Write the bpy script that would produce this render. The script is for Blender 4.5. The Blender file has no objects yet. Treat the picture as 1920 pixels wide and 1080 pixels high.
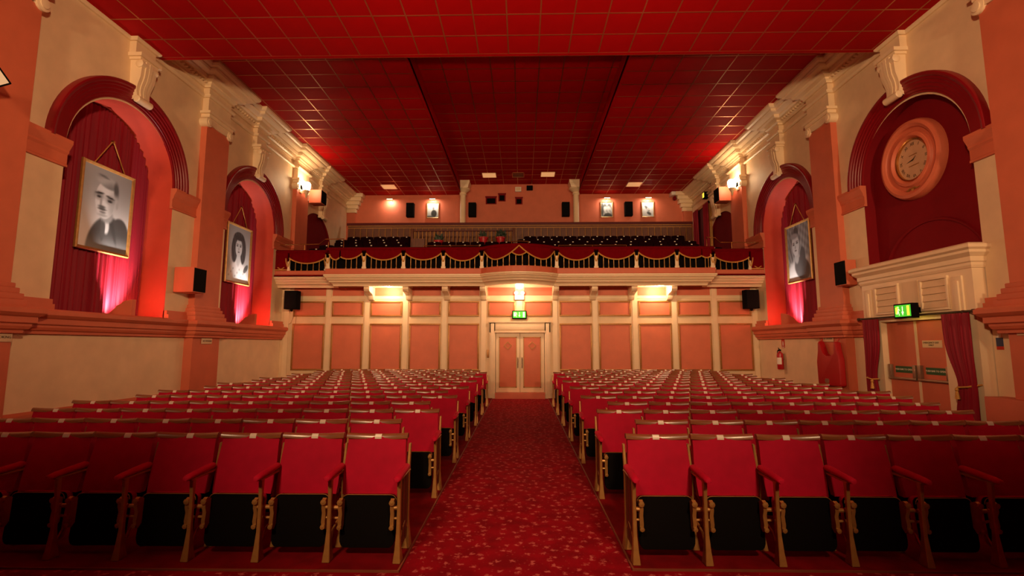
import bpy, bmesh, math, random
from math import sin, cos, pi, sqrt, atan, atan2
from mathutils import Vector, Matrix
random.seed(11)
SC = bpy.context.scene
COL = SC.collection

# ------------------------------------------------------------------ camera
FPX, CX, CY = 933.0, 960.0, 540.0
EYE = Vector((0.0, 0.0, 1.6))
PITCH = atan((647.0 - CY) / FPX)
YAW = atan((978.0 - CX) / FPX * cos(PITCH))
FWD = Vector((-sin(YAW) * cos(PITCH), cos(YAW) * cos(PITCH), sin(PITCH)))
RGT = Vector((cos(YAW), sin(YAW), 0.0))
UPV = RGT.cross(FWD)
cam_data = bpy.data.cameras.new('camera')
cam_data.sensor_fit = 'HORIZONTAL'
cam_data.sensor_width = 36.0
cam_data.lens = FPX / 1920.0 * 36.0
cam_data.clip_start = 0.05
cam_data.clip_end = 200.0
cam = bpy.data.objects.new('camera', cam_data)
cam.matrix_world = Matrix((
    (RGT.x, UPV.x, -FWD.x, EYE.x),
    (RGT.y, UPV.y, -FWD.y, EYE.y),
    (RGT.z, UPV.z, -FWD.z, EYE.z),
    (0, 0, 0, 1)))
COL.objects.link(cam)
SC.camera = cam

# ------------------------------------------------------------------ world, exposure
world = bpy.data.worlds.new('dark_outside')
SC.world = world
world.use_nodes = True
world.node_tree.nodes['Background'].inputs[0].default_value = (0.02, 0.012, 0.008, 1)
world.node_tree.nodes['Background'].inputs[1].default_value = 0.2
SC.view_settings.view_transform = 'Standard'
SC.view_settings.look = 'None'
SC.view_settings.gamma = 1.0
SC.view_settings.use_curve_mapping = False
SC.view_settings.exposure = 0.5

# ------------------------------------------------------------------ large lamps (unseen spots added at the stage end, behind the camera)
WARM = (1.0, 0.62, 0.33)
def area(name, loc, aim, size, power, col=WARM, size_y=None, spread=180):
    d = bpy.data.lights.new(name, 'AREA')
    d.shape = 'RECTANGLE'; d.size = size; d.size_y = size_y or size
    d.energy = power; d.color = col; d.spread = math.radians(spread)
    o = bpy.data.objects.new(name, d); COL.objects.link(o)
    o.location = loc
    o.rotation_euler = (Vector(aim) - Vector(loc)).to_track_quat('-Z', 'Y').to_euler()
    return o
def spot(name, loc, aim, power, angle, blend=1.0, radius=0.15, col=WARM):
    d = bpy.data.lights.new(name, 'SPOT')
    d.energy = power; d.color = col; d.spot_size = math.radians(angle)
    d.spot_blend = blend; d.shadow_soft_size = radius
    o = bpy.data.objects.new(name, d); COL.objects.link(o)
    o.location = loc
    o.rotation_euler = (Vector(aim) - Vector(loc)).to_track_quat('-Z', 'Y').to_euler()
    return o
def point(name, loc, power, radius=0.08, col=WARM):
    d = bpy.data.lights.new(name, 'POINT')
    d.energy = power; d.color = col; d.shadow_soft_size = radius
    o = bpy.data.objects.new(name, d); COL.objects.link(o)
    o.location = loc
    return o
for x_, ax in ((-5.2, -4.2), (4.95, 4.0)):      # raking spots at the sides for the light from the stage end
    spot('unseen_front_spot', (x_, -2.8, 4.6), (ax, 14.0, 5.4), 1500, 56, 0.9, 0.35)
for x_, ax in ((2.8, -7.45), (-3.0, 7.2)):      # crossing spots, each added to light the opposite wall
    spot('unseen_front_spot', (x_, -2.8, 4.6), (ax, 11.4, 5.5), 2500, 56, 1.0, 0.35)
for x_ in (-2.4, 2.4):
    spot('added_seat_spot', (x_, -2.6, 6.6), (x_ * 0.32, 4.4, 0.3), 1250, 28, 1.0, 0.5)  # unseen spots added to brighten the seats near the aisle
spot('unseen_front_spot', (0.0, -2.8, 5.0), (0.0, 15.0, 3.6), 1700, 50, 0.9, 0.35)  # unseen fill spot added for the balcony front and lower back wall
spot('added_ceiling_spot', (0.0, -2.4, 1.2), (0.0, 4.4, 7.4), 2500, 60, 1.0, 0.3)  # unseen spot added to brighten the front ceiling from below

# ------------------------------------------------------------------ materials
def srgb(r, g, b):
    f = lambda c: (c / 255 / 12.92) if c / 255 <= 0.04045 else ((c / 255 + 0.055) / 1.055) ** 2.4
    return (f(r), f(g), f(b))
def mat(name, col, rough=0.55, metal=0.0, vary=0.06, scale=3.0, bump=0.0, bscale=40.0, spec=0.5, sheen=0.0, coat=0.0, stretch=None, emit=None, estr=0.0):
    m = bpy.data.materials.new(name); m.use_nodes = True
    nt = m.node_tree; N = nt.nodes; L = nt.links
    b = N['Principled BSDF']
    b.inputs['Base Color'].default_value = (*col, 1)
    b.inputs['Roughness'].default_value = rough
    b.inputs['Metallic'].default_value = metal
    b.inputs['Specular IOR Level'].default_value = spec
    if sheen:
        b.inputs['Sheen Weight'].default_value = sheen
        b.inputs['Sheen Roughness'].default_value = 0.4
        b.inputs['Sheen Tint'].default_value = (*[min(1, c * 2 + 0.1) for c in col], 1)
    if coat:
        b.inputs['Coat Weight'].default_value = coat
        b.inputs['Coat Roughness'].default_value = 0.28
    if emit:
        b.inputs['Emission Color'].default_value = (*emit, 1)
        b.inputs['Emission Strength'].default_value = estr
    if vary or bump:
        tc = N.new('ShaderNodeTexCoord'); mp = N.new('ShaderNodeMapping')
        L.new(tc.outputs['Object'], mp.inputs['Vector'])
        if stretch: mp.inputs['Scale'].default_value = stretch
    if vary:
        nz = N.new('ShaderNodeTexNoise'); nz.inputs['Scale'].default_value = scale; nz.inputs['Detail'].default_value = 4
        L.new(mp.outputs['Vector'], nz.inputs['Vector'])
        rp = N.new('ShaderNodeMapRange')
        rp.inputs['From Min'].default_value = 0.3; rp.inputs['From Max'].default_value = 0.7
        rp.inputs['To Min'].default_value = 1 - vary; rp.inputs['To Max'].default_value = 1 + vary
        L.new(nz.outputs['Fac'], rp.inputs['Value'])
        mx = N.new('ShaderNodeMix'); mx.data_type = 'RGBA'; mx.blend_type = 'MULTIPLY'
        mx.inputs['Factor'].default_value = 1.0
        mx.inputs['A'].default_value = (*col, 1)
        L.new(rp.outputs['Result'], mx.inputs['B'])
        L.new(mx.outputs['Result'], b.inputs['Base Color'])
    if bump:
        n2 = N.new('ShaderNodeTexNoise'); n2.inputs['Scale'].default_value = bscale; n2.inputs['Detail'].default_value = 3
        L.new(mp.outputs['Vector'], n2.inputs['Vector'])
        bp = N.new('ShaderNodeBump'); bp.inputs['Strength'].default_value = bump; bp.inputs['Distance'].default_value = 0.01
        L.new(n2.outputs['Fac'], bp.inputs['Height']); L.new(bp.outputs['Normal'], b.inputs['Normal'])
    return m
def glow(name, col, strength):
    m = bpy.data.materials.new(name); m.use_nodes = True
    nt = m.node_tree; b = nt.nodes['Principled BSDF']
    b.inputs['Base Color'].default_value = (*col, 1)
    b.inputs['Emission Color'].default_value = (*col, 1)
    b.inputs['Emission Strength'].default_value = strength
    return m
def carpet(name, base, fleck, flecks=True):
    m = bpy.data.materials.new(name); m.use_nodes = True
    nt = m.node_tree; N = nt.nodes; L = nt.links; b = N['Principled BSDF']
    b.inputs['Roughness'].default_value = 0.95; b.inputs['Specular IOR Level'].default_value = 0.1
    tc = N.new('ShaderNodeTexCoord')
    big = N.new('ShaderNodeTexNoise'); big.inputs['Scale'].default_value = 5; big.inputs['Detail'].default_value = 5
    L.new(tc.outputs['Object'], big.inputs['Vector'])
    cr = N.new('ShaderNodeValToRGB')
    cr.color_ramp.elements[0].position = 0.35; cr.color_ramp.elements[0].color = (base[0] * 0.75, base[1] * 0.7, base[2] * 0.7, 1)
    cr.color_ramp.elements[1].position = 0.65; cr.color_ramp.elements[1].color = (base[0] * 1.15, base[1] * 1.1, base[2] * 1.1, 1)
    L.new(big.outputs['Fac'], cr.inputs['Fac'])
    out = cr.outputs['Color']
    if flecks:
        for sc, thr, seed, amt in ((8.5, 0.33, 0.0, 0.85), (13.0, 0.20, 3.7, 0.55)):
            mp = N.new('ShaderNodeMapping'); mp.inputs['Location'].default_value = (seed, seed * 2, 0)
            L.new(tc.outputs['Object'], mp.inputs['Vector'])
            wob = N.new('ShaderNodeTexNoise'); wob.inputs['Scale'].default_value = 45; wob.inputs['Detail'].default_value = 2
            L.new(mp.outputs['Vector'], wob.inputs['Vector'])
            vo = N.new('ShaderNodeTexVoronoi'); vo.voronoi_dimensions = '2D'; vo.inputs['Scale'].default_value = sc
            L.new(mp.outputs['Vector'], vo.inputs['Vector'])
            ad = N.new('ShaderNodeMath'); ad.operation = 'MULTIPLY_ADD'
            ad.inputs[1].default_value = 0.85; L.new(wob.outputs['Fac'], ad.inputs[0])
            L.new(vo.outputs['Distance'], ad.inputs[2])
            mr = N.new('ShaderNodeMapRange')
            mr.inputs['From Min'].default_value = thr + 0.30; mr.inputs['From Max'].default_value = thr + 0.14
            mr.inputs['To Min'].default_value = 0; mr.inputs['To Max'].default_value = amt
            L.new(ad.outputs['Value'], mr.inputs['Value'])
            mx = N.new('ShaderNodeMix'); mx.data_type = 'RGBA'
            L.new(mr.outputs['Result'], mx.inputs['Factor']); L.new(out, mx.inputs['A'])
            mx.inputs['B'].default_value = (*fleck, 1)
            out = mx.outputs['Result']
    L.new(out, b.inputs['Base Color'])
    pile = N.new('ShaderNodeTexNoise'); pile.inputs['Scale'].default_value = 220
    L.new(tc.outputs['Object'], pile.inputs['Vector'])
    bp = N.new('ShaderNodeBump'); bp.inputs['Strength'].default_value = 0.25; bp.inputs['Distance'].default_value = 0.004
    L.new(pile.outputs['Fac'], bp.inputs['Height']); L.new(bp.outputs['Normal'], b.inputs['Normal'])
    return m
def print_mat(name):
    m = bpy.data.materials.new(name); m.use_nodes = True
    nt = m.node_tree; b = nt.nodes['Principled BSDF']
    a = nt.nodes.new('ShaderNodeAttribute'); a.attribute_name = 'tone'
    nt.links.new(a.outputs['Color'], b.inputs['Base Color'])
    b.inputs['Roughness'].default_value = 0.5
    return m
M = {}
M['cream'] = mat('cream_plaster', (0.80, 0.60, 0.37), 0.6, bump=0.08, bscale=25)
M['cream_gloss'] = mat('cream_gloss_paint', (0.86, 0.67, 0.43), 0.4, vary=0.04)
M['peach'] = mat('peach_paint', (0.62, 0.148, 0.072), 0.55, bump=0.05, bscale=25)
M['peach_panel'] = mat('peach_panel_paint', (0.66, 0.17, 0.085), 0.55)
M['coral'] = mat('coral_red_paint', (0.60, 0.060, 0.030), 0.55, bump=0.05, bscale=20)
M['deep_red'] = mat('deep_red_gloss', (0.22, 0.002, 0.006), 0.42, vary=0.05)
M['deep_red_matt'] = mat('deep_red_matt', (0.19, 0.002, 0.006), 0.75, spec=0.2)
M['maroon'] = mat('maroon_paint', (0.10, 0.004, 0.006), 0.6)
M['ceiling_red'] = mat('red_ceiling_tile', (0.42, 0.002, 0.004), 0.65, spec=0.08, vary=0.10, scale=1.2, bump=0.05, bscale=30)
M['edging'] = mat('dull_edging', (0.20, 0.05, 0.02), 0.5, vary=0.1)
M['tbar'] = mat('gilt_ceiling_bar', (0.50, 0.20, 0.09), 0.34, metal=0.9, vary=0)
M['gilt'] = mat('gilt_moulding', (0.38, 0.17, 0.04), 0.4, metal=0.35, vary=0.1, scale=15)
M['gold'] = mat('gold_paint', (0.46, 0.235, 0.065), 0.42, metal=0.4, vary=0.15, scale=12)
M['rope'] = mat('gold_rope', (0.62, 0.32, 0.07), 0.5, metal=0.2, vary=0.25, scale=60)
M['velvet'] = mat('red_velvet', (0.47, 0.002, 0.030), 0.75, vary=0.10, scale=8, sheen=0.35, spec=0.2, bump=0.05, bscale=60)
M['drape'] = mat('dark_red_drape', (0.15, 0.001, 0.004), 0.9, vary=0.08, scale=6, spec=0.05)
M['curtain'] = mat('red_curtain', (0.27, 0.008, 0.022), 0.6, vary=0.12, scale=10, sheen=0.15, spec=0.2, stretch=(1, 1, 0.05))
M['wood'] = mat('varnished_wood', (0.27, 0.09, 0.028), 0.36, vary=0.2, scale=6, stretch=(0.5, 8, 8), coat=1.0, spec=0.9)
M['brown'] = mat('brown_panel_wood', (0.12, 0.030, 0.008), 0.45, vary=0.25, scale=5, stretch=(4, 4, 0.6))
M['black'] = mat('black_board', (0.004, 0.003, 0.003), 0.85, vary=0, spec=0.08)
M['black_cloth'] = mat('black_grille_cloth', (0.005, 0.005, 0.005), 0.9, vary=0, spec=0.1, bump=0.2, bscale=200)
M['white'] = mat('white_enamel', (0.85, 0.80, 0.70), 0.45, vary=0.03)
M['plate'] = mat('ivory_number_plate', (0.88, 0.80, 0.66), 0.35, vary=0)
M['plaque'] = mat('ivory_plaque', (0.74, 0.55, 0.34), 0.5, vary=0.05)
M['ink'] = mat('dark_ink', (0.05, 0.025, 0.01), 0.6, vary=0)
M['steel'] = mat('dull_steel', (0.35, 0.25, 0.17), 0.4, metal=0.7, vary=0.05)
M['green'] = mat('green_label', (0.02, 0.10, 0.03), 0.5, vary=0)
M['green_lit'] = glow('lit_green_sign', (0.05, 0.62, 0.03), 0.55)
M['sign_white'] = glow('lit_white_sign', (0.85, 0.95, 0.65), 0.75)
M['sign_yellow'] = glow('lit_yellow_sign', (0.85, 0.72, 0.06), 0.75)
M['bulb'] = glow('lit_glass', (1.0, 0.86, 0.62), 10)
M['tube'] = glow('lit_tube', (1.0, 0.82, 0.6), 4)
M['lightpanel'] = glow('panel_reflection_glow', (0.85, 0.42, 0.16), 0.45)  # faint glow put in for the light these panels reflect
M['extinguisher'] = mat('extinguisher_red', (0.45, 0.01, 0.015), 0.3, vary=0)
M['vinyl'] = mat('red_vinyl', (0.42, 0.004, 0.008), 0.45, vary=0.05)
M['blue'] = mat('blue_notice', (0.04, 0.06, 0.13), 0.5, vary=0)
M['red_notice'] = mat('red_notice', (0.55, 0.03, 0.01), 0.5, vary=0)
M['leaf'] = mat('dark_leaf', (0.012, 0.03, 0.010), 0.5, vary=0.3)
M['pot'] = mat('red_pot', (0.45, 0.01, 0.02), 0.35, vary=0)
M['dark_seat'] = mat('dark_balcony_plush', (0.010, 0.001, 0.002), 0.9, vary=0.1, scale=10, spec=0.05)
M['clockface'] = mat('aged_clock_dial', (0.62, 0.38, 0.22), 0.5, vary=0.1, scale=5)
M['brass'] = mat('polished_brass', (0.60, 0.30, 0.09), 0.25, metal=0.9, vary=0)
M['photo'] = print_mat('photographic_print')
M['carpet'] = carpet('floral_red_carpet', (0.235, 0.001, 0.008), (0.50, 0.11, 0.10))
M['carpet_plain'] = carpet('plain_red_carpet', (0.16, 0.001, 0.004), (0, 0, 0), False)

# ------------------------------------------------------------------ mesh building
class MB:
    def __init__(s, T=None):
        s.v = []; s.f = []; s.m = []; s.T = T; s.cur = 0
    def add(s, vs, fs):
        o = len(s.v)
        if s.T is None: s.v.extend(tuple(p) for p in vs)
        elif isinstance(s.T, Matrix): s.v.extend(tuple(s.T @ Vector(p)) for p in vs)
        else: s.v.extend(tuple(s.T(*p)) for p in vs)
        for f in fs:
            s.f.append(tuple(i + o for i in f)); s.m.append(s.cur)
        return s
    def box(s, x0, x1, y0, y1, z0, z1):
        return s.add([(x0, y0, z0), (x1, y0, z0), (x1, y1, z0), (x0, y1, z0), (x0, y0, z1), (x1, y0, z1), (x1, y1, z1), (x0, y1, z1)],
                     [(0, 3, 2, 1), (4, 5, 6, 7), (0, 1, 5, 4), (1, 2, 6, 5), (2, 3, 7, 6), (3, 0, 4, 7)])
    def prism(s, poly, a, b, f):
        """poly: list of (p,q); f(p,q,h)->xyz; extruded h from a to b"""
        n = len(poly)
        vs = [f(p, q, a) for p, q in poly] + [f(p, q, b) for p, q in poly]
        fs = [tuple(range(n))[::-1], tuple(range(n, 2 * n))]
        fs += [(i, (i + 1) % n, n + (i + 1) % n, n + i) for i in range(n)]
        return s.add(vs, fs)
    def rings(s, rings, closed=True, caps=True):
        n = len(rings[0]); vs = [p for r in rings for p in r]; fs = []
        for k in range(len(rings) - 1):
            for i in range(n if closed else n - 1):
                j = (i + 1) % n
                fs.append((k * n + i, k * n + j, (k + 1) * n + j, (k + 1) * n + i))
        if caps and closed:
            fs.append(tuple(range(n))[::-1]); fs.append(tuple((len(rings) - 1) * n + i for i in range(n)))
        return s.add(vs, fs)
    def lathe(s, prof, c=(0, 0, 0), n=16, axis='z', caps=True):
        rs = []
        for r, h in prof:
            ring = []
            for i in range(n):
                a = 2 * pi * i / n
                p = (r * cos(a), r * sin(a), h)
                if axis == 'x': p = (h, r * cos(a), r * sin(a))
                if axis == 'y': p = (r * cos(a), h, r * sin(a))
                ring.append((p[0] + c[0], p[1] + c[1], p[2] + c[2]))
            rs.append(ring)
        return s.rings(rs, True, caps)
    def tube(s, pts, r, n=6, radii=None):
        pts = [Vector(p) for p in pts]; rs = []
        for i, p in enumerate(pts):
            d = (pts[min(i + 1, len(pts) - 1)] - pts[max(i - 1, 0)]).normalized()
            a = Vector((0, 0, 1)) if abs(d.z) < 0.9 else Vector((1, 0, 0))
            u = d.cross(a).normalized(); w = u.cross(d)
            rr = radii[i] if radii else r
            rs.append([tuple(p + (u * cos(2 * pi * k / n) + w * sin(2 * pi * k / n)) * rr) for k in range(n)])
        return s.rings(rs)
    def sweep(s, path, prof, side=1, closed_prof=True):
        """horizontal moulding: path of (x,y); prof of (outward, z); outward = left of the path * side"""
        P = [Vector(p) for p in path]; rs = []
        for i, p in enumerate(P):
            ns = []
            for a, b in ((i - 1, i), (i, i + 1)):
                if a >= 0 and b < len(P):
                    d = (P[b] - P[a]).normalized(); ns.append(Vector((-d.y, d.x)) * side)
            m = ns[0] if len(ns) == 1 else (ns[0] + ns[1]) / max(0.3, 1 + ns[0].dot(ns[1]))
            rs.append([(p.x + m.x * o, p.y + m.y * o, z) for o, z in prof])
        return s.rings(rs, closed_prof, True)
    def grid(s, fn, nu, nv):
        vs = [fn(i / nu, j / nv) for j in range(nv + 1) for i in range(nu + 1)]
        fs = [(j * (nu + 1) + i, j * (nu + 1) + i + 1, (j + 1) * (nu + 1) + i + 1, (j + 1) * (nu + 1) + i) for j in range(nv) for i in range(nu)]
        return s.add(vs, fs)
    def sheet(s, fn, nu, nv, off):
        """two-sided sheet with thickness: off is a displacement vector for the back face"""
        n = (nu + 1) * (nv + 1)
        fr = [fn(i / nu, j / nv) for j in range(nv + 1) for i in range(nu + 1)]
        bk = [(p[0] + off[0], p[1] + off[1], p[2] + off[2]) for p in fr]
        I = lambda i, j: j * (nu + 1) + i
        fs = []
        for j in range(nv):
            for i in range(nu):
                q = (I(i, j), I(i + 1, j), I(i + 1, j + 1), I(i, j + 1))
                fs.append(q); fs.append(tuple(n + k for k in q[::-1]))
        for i in range(nu):
            fs.append((I(i, 0), n + I(i, 0), n + I(i + 1, 0), I(i + 1, 0)))
            fs.append((I(i, nv), I(i + 1, nv), n + I(i + 1, nv), n + I(i, nv)))
        for j in range(nv):
            fs.append((I(0, j), I(0, j + 1), n + I(0, j + 1), n + I(0, j)))
            fs.append((I(nu, j), n + I(nu, j), n + I(nu, j + 1), I(nu, j + 1)))
        return s.add(fr + bk, fs)
    def mesh(s, name, mats, smooth=False, bevel=0.0, seg=2, angle=32):
        if not isinstance(mats, (list, tuple)): mats = [mats]
        me = bpy.data.meshes.new(name)
        me.from_pydata(s.v, [], s.f)
        for m in mats: me.materials.append(m)
        me.polygons.foreach_set('material_index', s.m)
        bm = bmesh.new(); bm.from_mesh(me)
        bmesh.ops.recalc_face_normals(bm, faces=bm.faces)
        if bevel:
            es = [e for e in bm.edges if len(e.link_faces) == 2 and e.calc_face_angle(0) > 0.6]
            bmesh.ops.bevel(bm, geom=es, offset=bevel, segments=seg, affect='EDGES', profile=0.6, clamp_overlap=True)
        if smooth or bevel:
            lim = math.radians(angle)
            for f in bm.faces: f.smooth = True
            for e in bm.edges:
                if len(e.link_faces) == 2 and e.calc_face_angle(0) > lim: e.smooth = False
        bm.to_mesh(me); bm.free()
        return me
    def obj(s, name, mats, parent=None, **k):
        return link(name, s.mesh(name, mats, **k), parent)
def link(name, me, parent=None):
    o = bpy.data.objects.new(name, me); COL.objects.link(o)
    if parent is not None:
        o.parent = parent
        o.matrix_parent_inverse = PINV.get(parent.name, Matrix.Identity(4))
    return o
PINV = {}
def tag(o, label=None, cat=None, group=None, kind=None):
    if label: o['label'] = label
    if cat: o['category'] = cat
    if group: o['group'] = group
    if kind: o['kind'] = kind
    return o
def thing(name, label, cat, loc=(0, 0, 0), group=None):
    """Empty at the thing's base; children are built in world coordinates"""
    o = bpy.data.objects.new(name, None); COL.objects.link(o)
    o.empty_display_size = 0.1
    o.location = loc
    PINV[o.name] = Matrix.Translation(Vector(loc)).inverted()
    return tag(o, label, cat, group)
def struct(name, me_or_none=None, loc=(0, 0, 0)):
    o = bpy.data.objects.new(name, me_or_none); COL.objects.link(o)
    o.location = loc
    o['kind'] = 'structure'
    return o
WL, WR = -7.45, 7.2
def left(d, y, z): return (WL + d, y, z)
def right(d, y, z): return (WR - d, y, z)
def frame_left(y, z, d=0.0):  return Matrix(((0, 0, 1, WL + d), (1, 0, 0, y), (0, 1, 0, z), (0, 0, 0, 1)))
def frame_right(y, z, d=0.0): return Matrix(((0, 0, -1, WR - d), (-1, 0, 0, y), (0, 1, 0, z), (0, 0, 0, 1)))
def frame_back(x, y, z):      return Matrix(((1, 0, 0, x), (0, 0, -1, y), (0, 1, 0, z), (0, 0, 0, 1)))
def text_mesh(body, size, material, T, thick=0.002):
    cu = bpy.data.curves.new('lettering', 'FONT')
    cu.body = body; cu.size = size; cu.align_x = 'CENTER'; cu.align_y = 'CENTER'; cu.extrude = thick; cu.resolution_u = 2
    tmp = bpy.data.objects.new('lettering', cu); COL.objects.link(tmp)
    dg = bpy.context.evaluated_depsgraph_get(); dg.update()
    me = bpy.data.meshes.new_from_object(tmp.evaluated_get(dg))
    bpy.data.objects.remove(tmp); bpy.data.curves.remove(cu)
    me.transform(T); me.materials.clear(); me.materials.append(material)
    return me
def lettering(name, body, size, material, T, parent):
    return link(name, text_mesh(body, size, material, T), parent)

# ================================================================== THE ROOM
Y0, YB, YR = -3.4, 15.3, 20.7          # front wall, lower back wall, balcony back wall
Z_FRONT, Z_SIDE, Z_MID = 7.42, 8.0, 8.45
YF = 9.42                              # rear edge of the low front ceiling
CXL, CXR = -2.55, 2.42                 # edges of the raised middle ceiling

# ---- floor
fl = struct('floor', MB().box(WL - 0.7, WR + 0.7, Y0, YB + 0.2, -0.1, 0.0).mesh('floor', M['carpet']))
for nm, x0, x1, y0 in (('carpet_left', WL, -0.885, 3.72), ('carpet_right', 0.80, WR, 3.78)):
    MB().box(x0, x1, y0, YB, -0.05, 0.012).obj(nm, M['carpet_plain'], fl)
e = MB()
e.box(-0.885, -0.872, 3.72, 15.1, -0.02, 0.014); e.box(0.787, 0.80, 3.78, 15.1, -0.02, 0.014)
e.box(WL, -0.872, 3.707, 3.72, -0.02, 0.014); e.box(0.787, WR, 3.767, 3.78, -0.02, 0.014)
e.obj('carpet_edging', M['edging'], fl)

# ---- side walls
def arc(yc, r, zs, n=28):
    return [(yc - r * cos(pi * i / n), zs + r * sin(pi * i / n)) for i in range(n + 1)]
def wall_sheet(P, opens, y0, y1, ztop, m):
    b = MB(P); y = y0
    q = lambda a, c, lo, hi: b.add([(0, a, lo), (0, c, lo), (0, c, hi), (0, a, hi)], [(0, 1, 2, 3)])
    for yc, hw, zs, sill in opens:
        q(y, yc - hw, 0, ztop)
        q(yc - hw, yc + hw, 0, sill)
        pts = arc(yc, hw, zs)
        for (ya, za), (yb, zb) in zip(pts, pts[1:]):
            b.add([(0, ya, za), (0, yb, zb), (0, yb, ztop), (0, ya, ztop)], [(0, 1, 2, 3)])
        y = yc + hw
    q(y, y1, 0, ztop)
    return b
def niche(P, parent, yc, hw, zs, sill, depth, m_rev, m_back):
    outline = [(yc - hw, sill)] + arc(yc, hw, zs) + [(yc + hw, sill)]
    b = MB(P)
    vs = [(0, y, z) for y, z in outline] + [(-depth, y, z) for y, z in outline]
    n = len(outline)
    b.add(vs, [(i, (i + 1) % n, n + (i + 1) % n, n + i) for i in range(n)])
    b.obj('niche_reveal', M[m_rev], parent, smooth=True, angle=50)
    b = MB(P)
    b.add([(-depth, y, z) for y, z in outline], [tuple(range(n))])
    b.obj('niche_back', M[m_back], parent)
def arch_moulding(P, parent, yc, r0, r1, zs, m='deep_red'):
    """stepped archivolt swept round the half circle"""
    w = r1 - r0
    prof = [(0, -0.02), (0, 0.05), (0.10, 0.05), (0.12, 0.075), (0.24, 0.075), (0.27, 0.10), (0.42, 0.10), (0.46, 0.13),
            (0.60, 0.13), (0.64, 0.16), (0.74, 0.16), (0.80, 0.20), (0.90, 0.215), (0.97, 0.20), (1.0, 0.15), (1.0, -0.02)]
    n = 36; rs = []
    for i in range(n + 1):
        a = pi * i / n
        rs.append([(d * 0.6, yc - (r0 + t * w) * cos(a), zs + (r0 + t * w) * sin(a)) for t, d in prof])
    MB(P).rings(rs).obj('arch_moulding', M[m], parent, smooth=True, angle=25)
def extrude_y(P, prof, y0, y1):
    return MB(P).prism(prof, y0, y1, lambda d, z, h: (d, h, z))
def impost(P, parent, y0, y1, z0=4.48, z1=4.92):
    prof = [(-0.02, z0), (0.045, z0), (0.045, z0 + 0.035), (0.03, z0 + 0.05), (0.03, z0 + 0.20), (0.055, z0 + 0.24), (0.055, z0 + 0.27),
            (0.085, z0 + 0.33), (0.11, z0 + 0.38), (0.11, z1), (-0.02, z1)]
    extrude_y(P, prof, y0, y1).obj('impost', M['peach'], parent)
def console(P, parent, yc, zt=7.10, zb=6.18):
    b = MB(P); H = zt - zb
    def sil(k):
        # silhouette of the S scroll in (d, z): full upper volute, waist, small foot
        out = []
        for i in range(15):
            t = i / 14
            d = 0.17 + 0.06 * (0.5 + 0.5 * cos(pi * min(1, t * 1.1))) - 0.035 * sin(pi * max(0, t - 0.45) / 0.55) + k
            out.append((d, zt - 0.09 - t * (H - 0.16)))
        return [(-0.02, zt - 0.09)] + out + [(-0.02, zb + 0.07)]
    def slab(y, w, k):
        p = sil(k); n = len(p); rs = []
        for s_ in (-1, 1):
            rs.append([(d, yc + (y + s_ * w) * (0.74 + 0.26 * (z - zb) / H), z) for d, z in p])
        b.rings(rs)
    for dy, k in ((-0.17, 0.0), (-0.085, 0.022), (0.0, 0.03), (0.085, 0.022), (0.17, 0.0)): slab(dy, 0.034, k)
    slab(0, 0.20, -0.028)
    b.lathe([(0.05, yc - 0.185), (0.068, yc - 0.17), (0.068, yc + 0.17), (0.05, yc + 0.185)], (0.16, 0, zb + 0.07), 14, 'y')
    b.lathe([(0.04, yc - 0.225), (0.075, yc - 0.205), (0.075, yc + 0.205), (0.04, yc + 0.225)], (0.18, 0, zt - 0.16), 14, 'y')
    b.box(-0.02, 0.22, yc - 0.23, yc + 0.23, zt - 0.09, zt - 0.04)
    b.box(-0.02, 0.26, yc - 0.27, yc + 0.27, zt - 0.04, zt + 0.03)
    b.obj('console_bracket', M['cream_gloss'], parent, smooth=True, angle=35)
    c = MB(P); c.box(-0.02, 0.13, yc - 0.25, yc + 0.25, zt + 0.03, 7.95)
    c.obj('console_block', M['cream'], parent)
def pilaster(P, parent, y0, y1, d=0.14, zbase=2.15, ztop=6.72):
    MB(P).box(-0.02, d, y0, y1, 0.0, ztop).obj('pilaster', M['peach'], parent)
    b = MB(P); z = zbase
    for dd, h in ((0.14, 0.10), (0.11, 0.09), (0.075, 0.08), (0.04, 0.07)):
        b.box(-0.02, d + dd, y0 - dd, y1 + dd, z, z + h); z += h
    b.obj('pilaster_base', M['peach'], parent, bevel=0.015)
    yc = (y0 + y1) / 2; w = (y1 - y0) / 2
    c = MB(P)
    c.box(-0.02, d + 0.06, y0 - 0.03, y1 + 0.03, ztop + 0.16, ztop + 0.24)
    c.box(-0.02, d + 0.10, y0 - 0.08, y1 + 0.08, ztop + 0.24, ztop + 0.30)
    for s in (-1, 1):
        c.lathe([(0.05, -0.02), (0.115, 0.0), (0.115, d + 0.04), (0.07, d + 0.05), (0.07, d + 0.065), (0.03, d + 0.07)],
                (0, yc + s * (w - 0.02), ztop + 0.05), 16, 'x')
    sad = [(yc - w, ztop + 0.16), (yc + w, ztop + 0.16)] + [(yc + w * cos(pi * i / 10), ztop + 0.07 - 0.10 * sin(pi * i / 10) * 0.8) for i in range(11)]
    c.prism(sad, -0.02, d + 0.03, lambda y, zz, h: (h, y, zz))
    c.obj('pilaster_capital', M['cream_gloss'], parent, smooth=True, angle=40)
    MB(P).box(-0.02, d, y0, y1, ztop + 0.30, 7.95).obj('frieze_block', M['cream'], parent)
LEDGE = [(-0.02, 1.77), (0.07, 1.77), (0.07, 1.81), (0.11, 1.83), (0.13, 1.87), (0.13, 1.90), (0.17, 1.92), (0.17, 2.00), (0.20, 2.02), (0.24, 2.06), (0.24, 2.12), (0.20, 2.15), (-0.02, 2.15)]
STRING = [(-0.02, 7.36), (0.04, 7.36), (0.07, 7.39), (0.07, 7.42), (-0.02, 7.44)]
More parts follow.
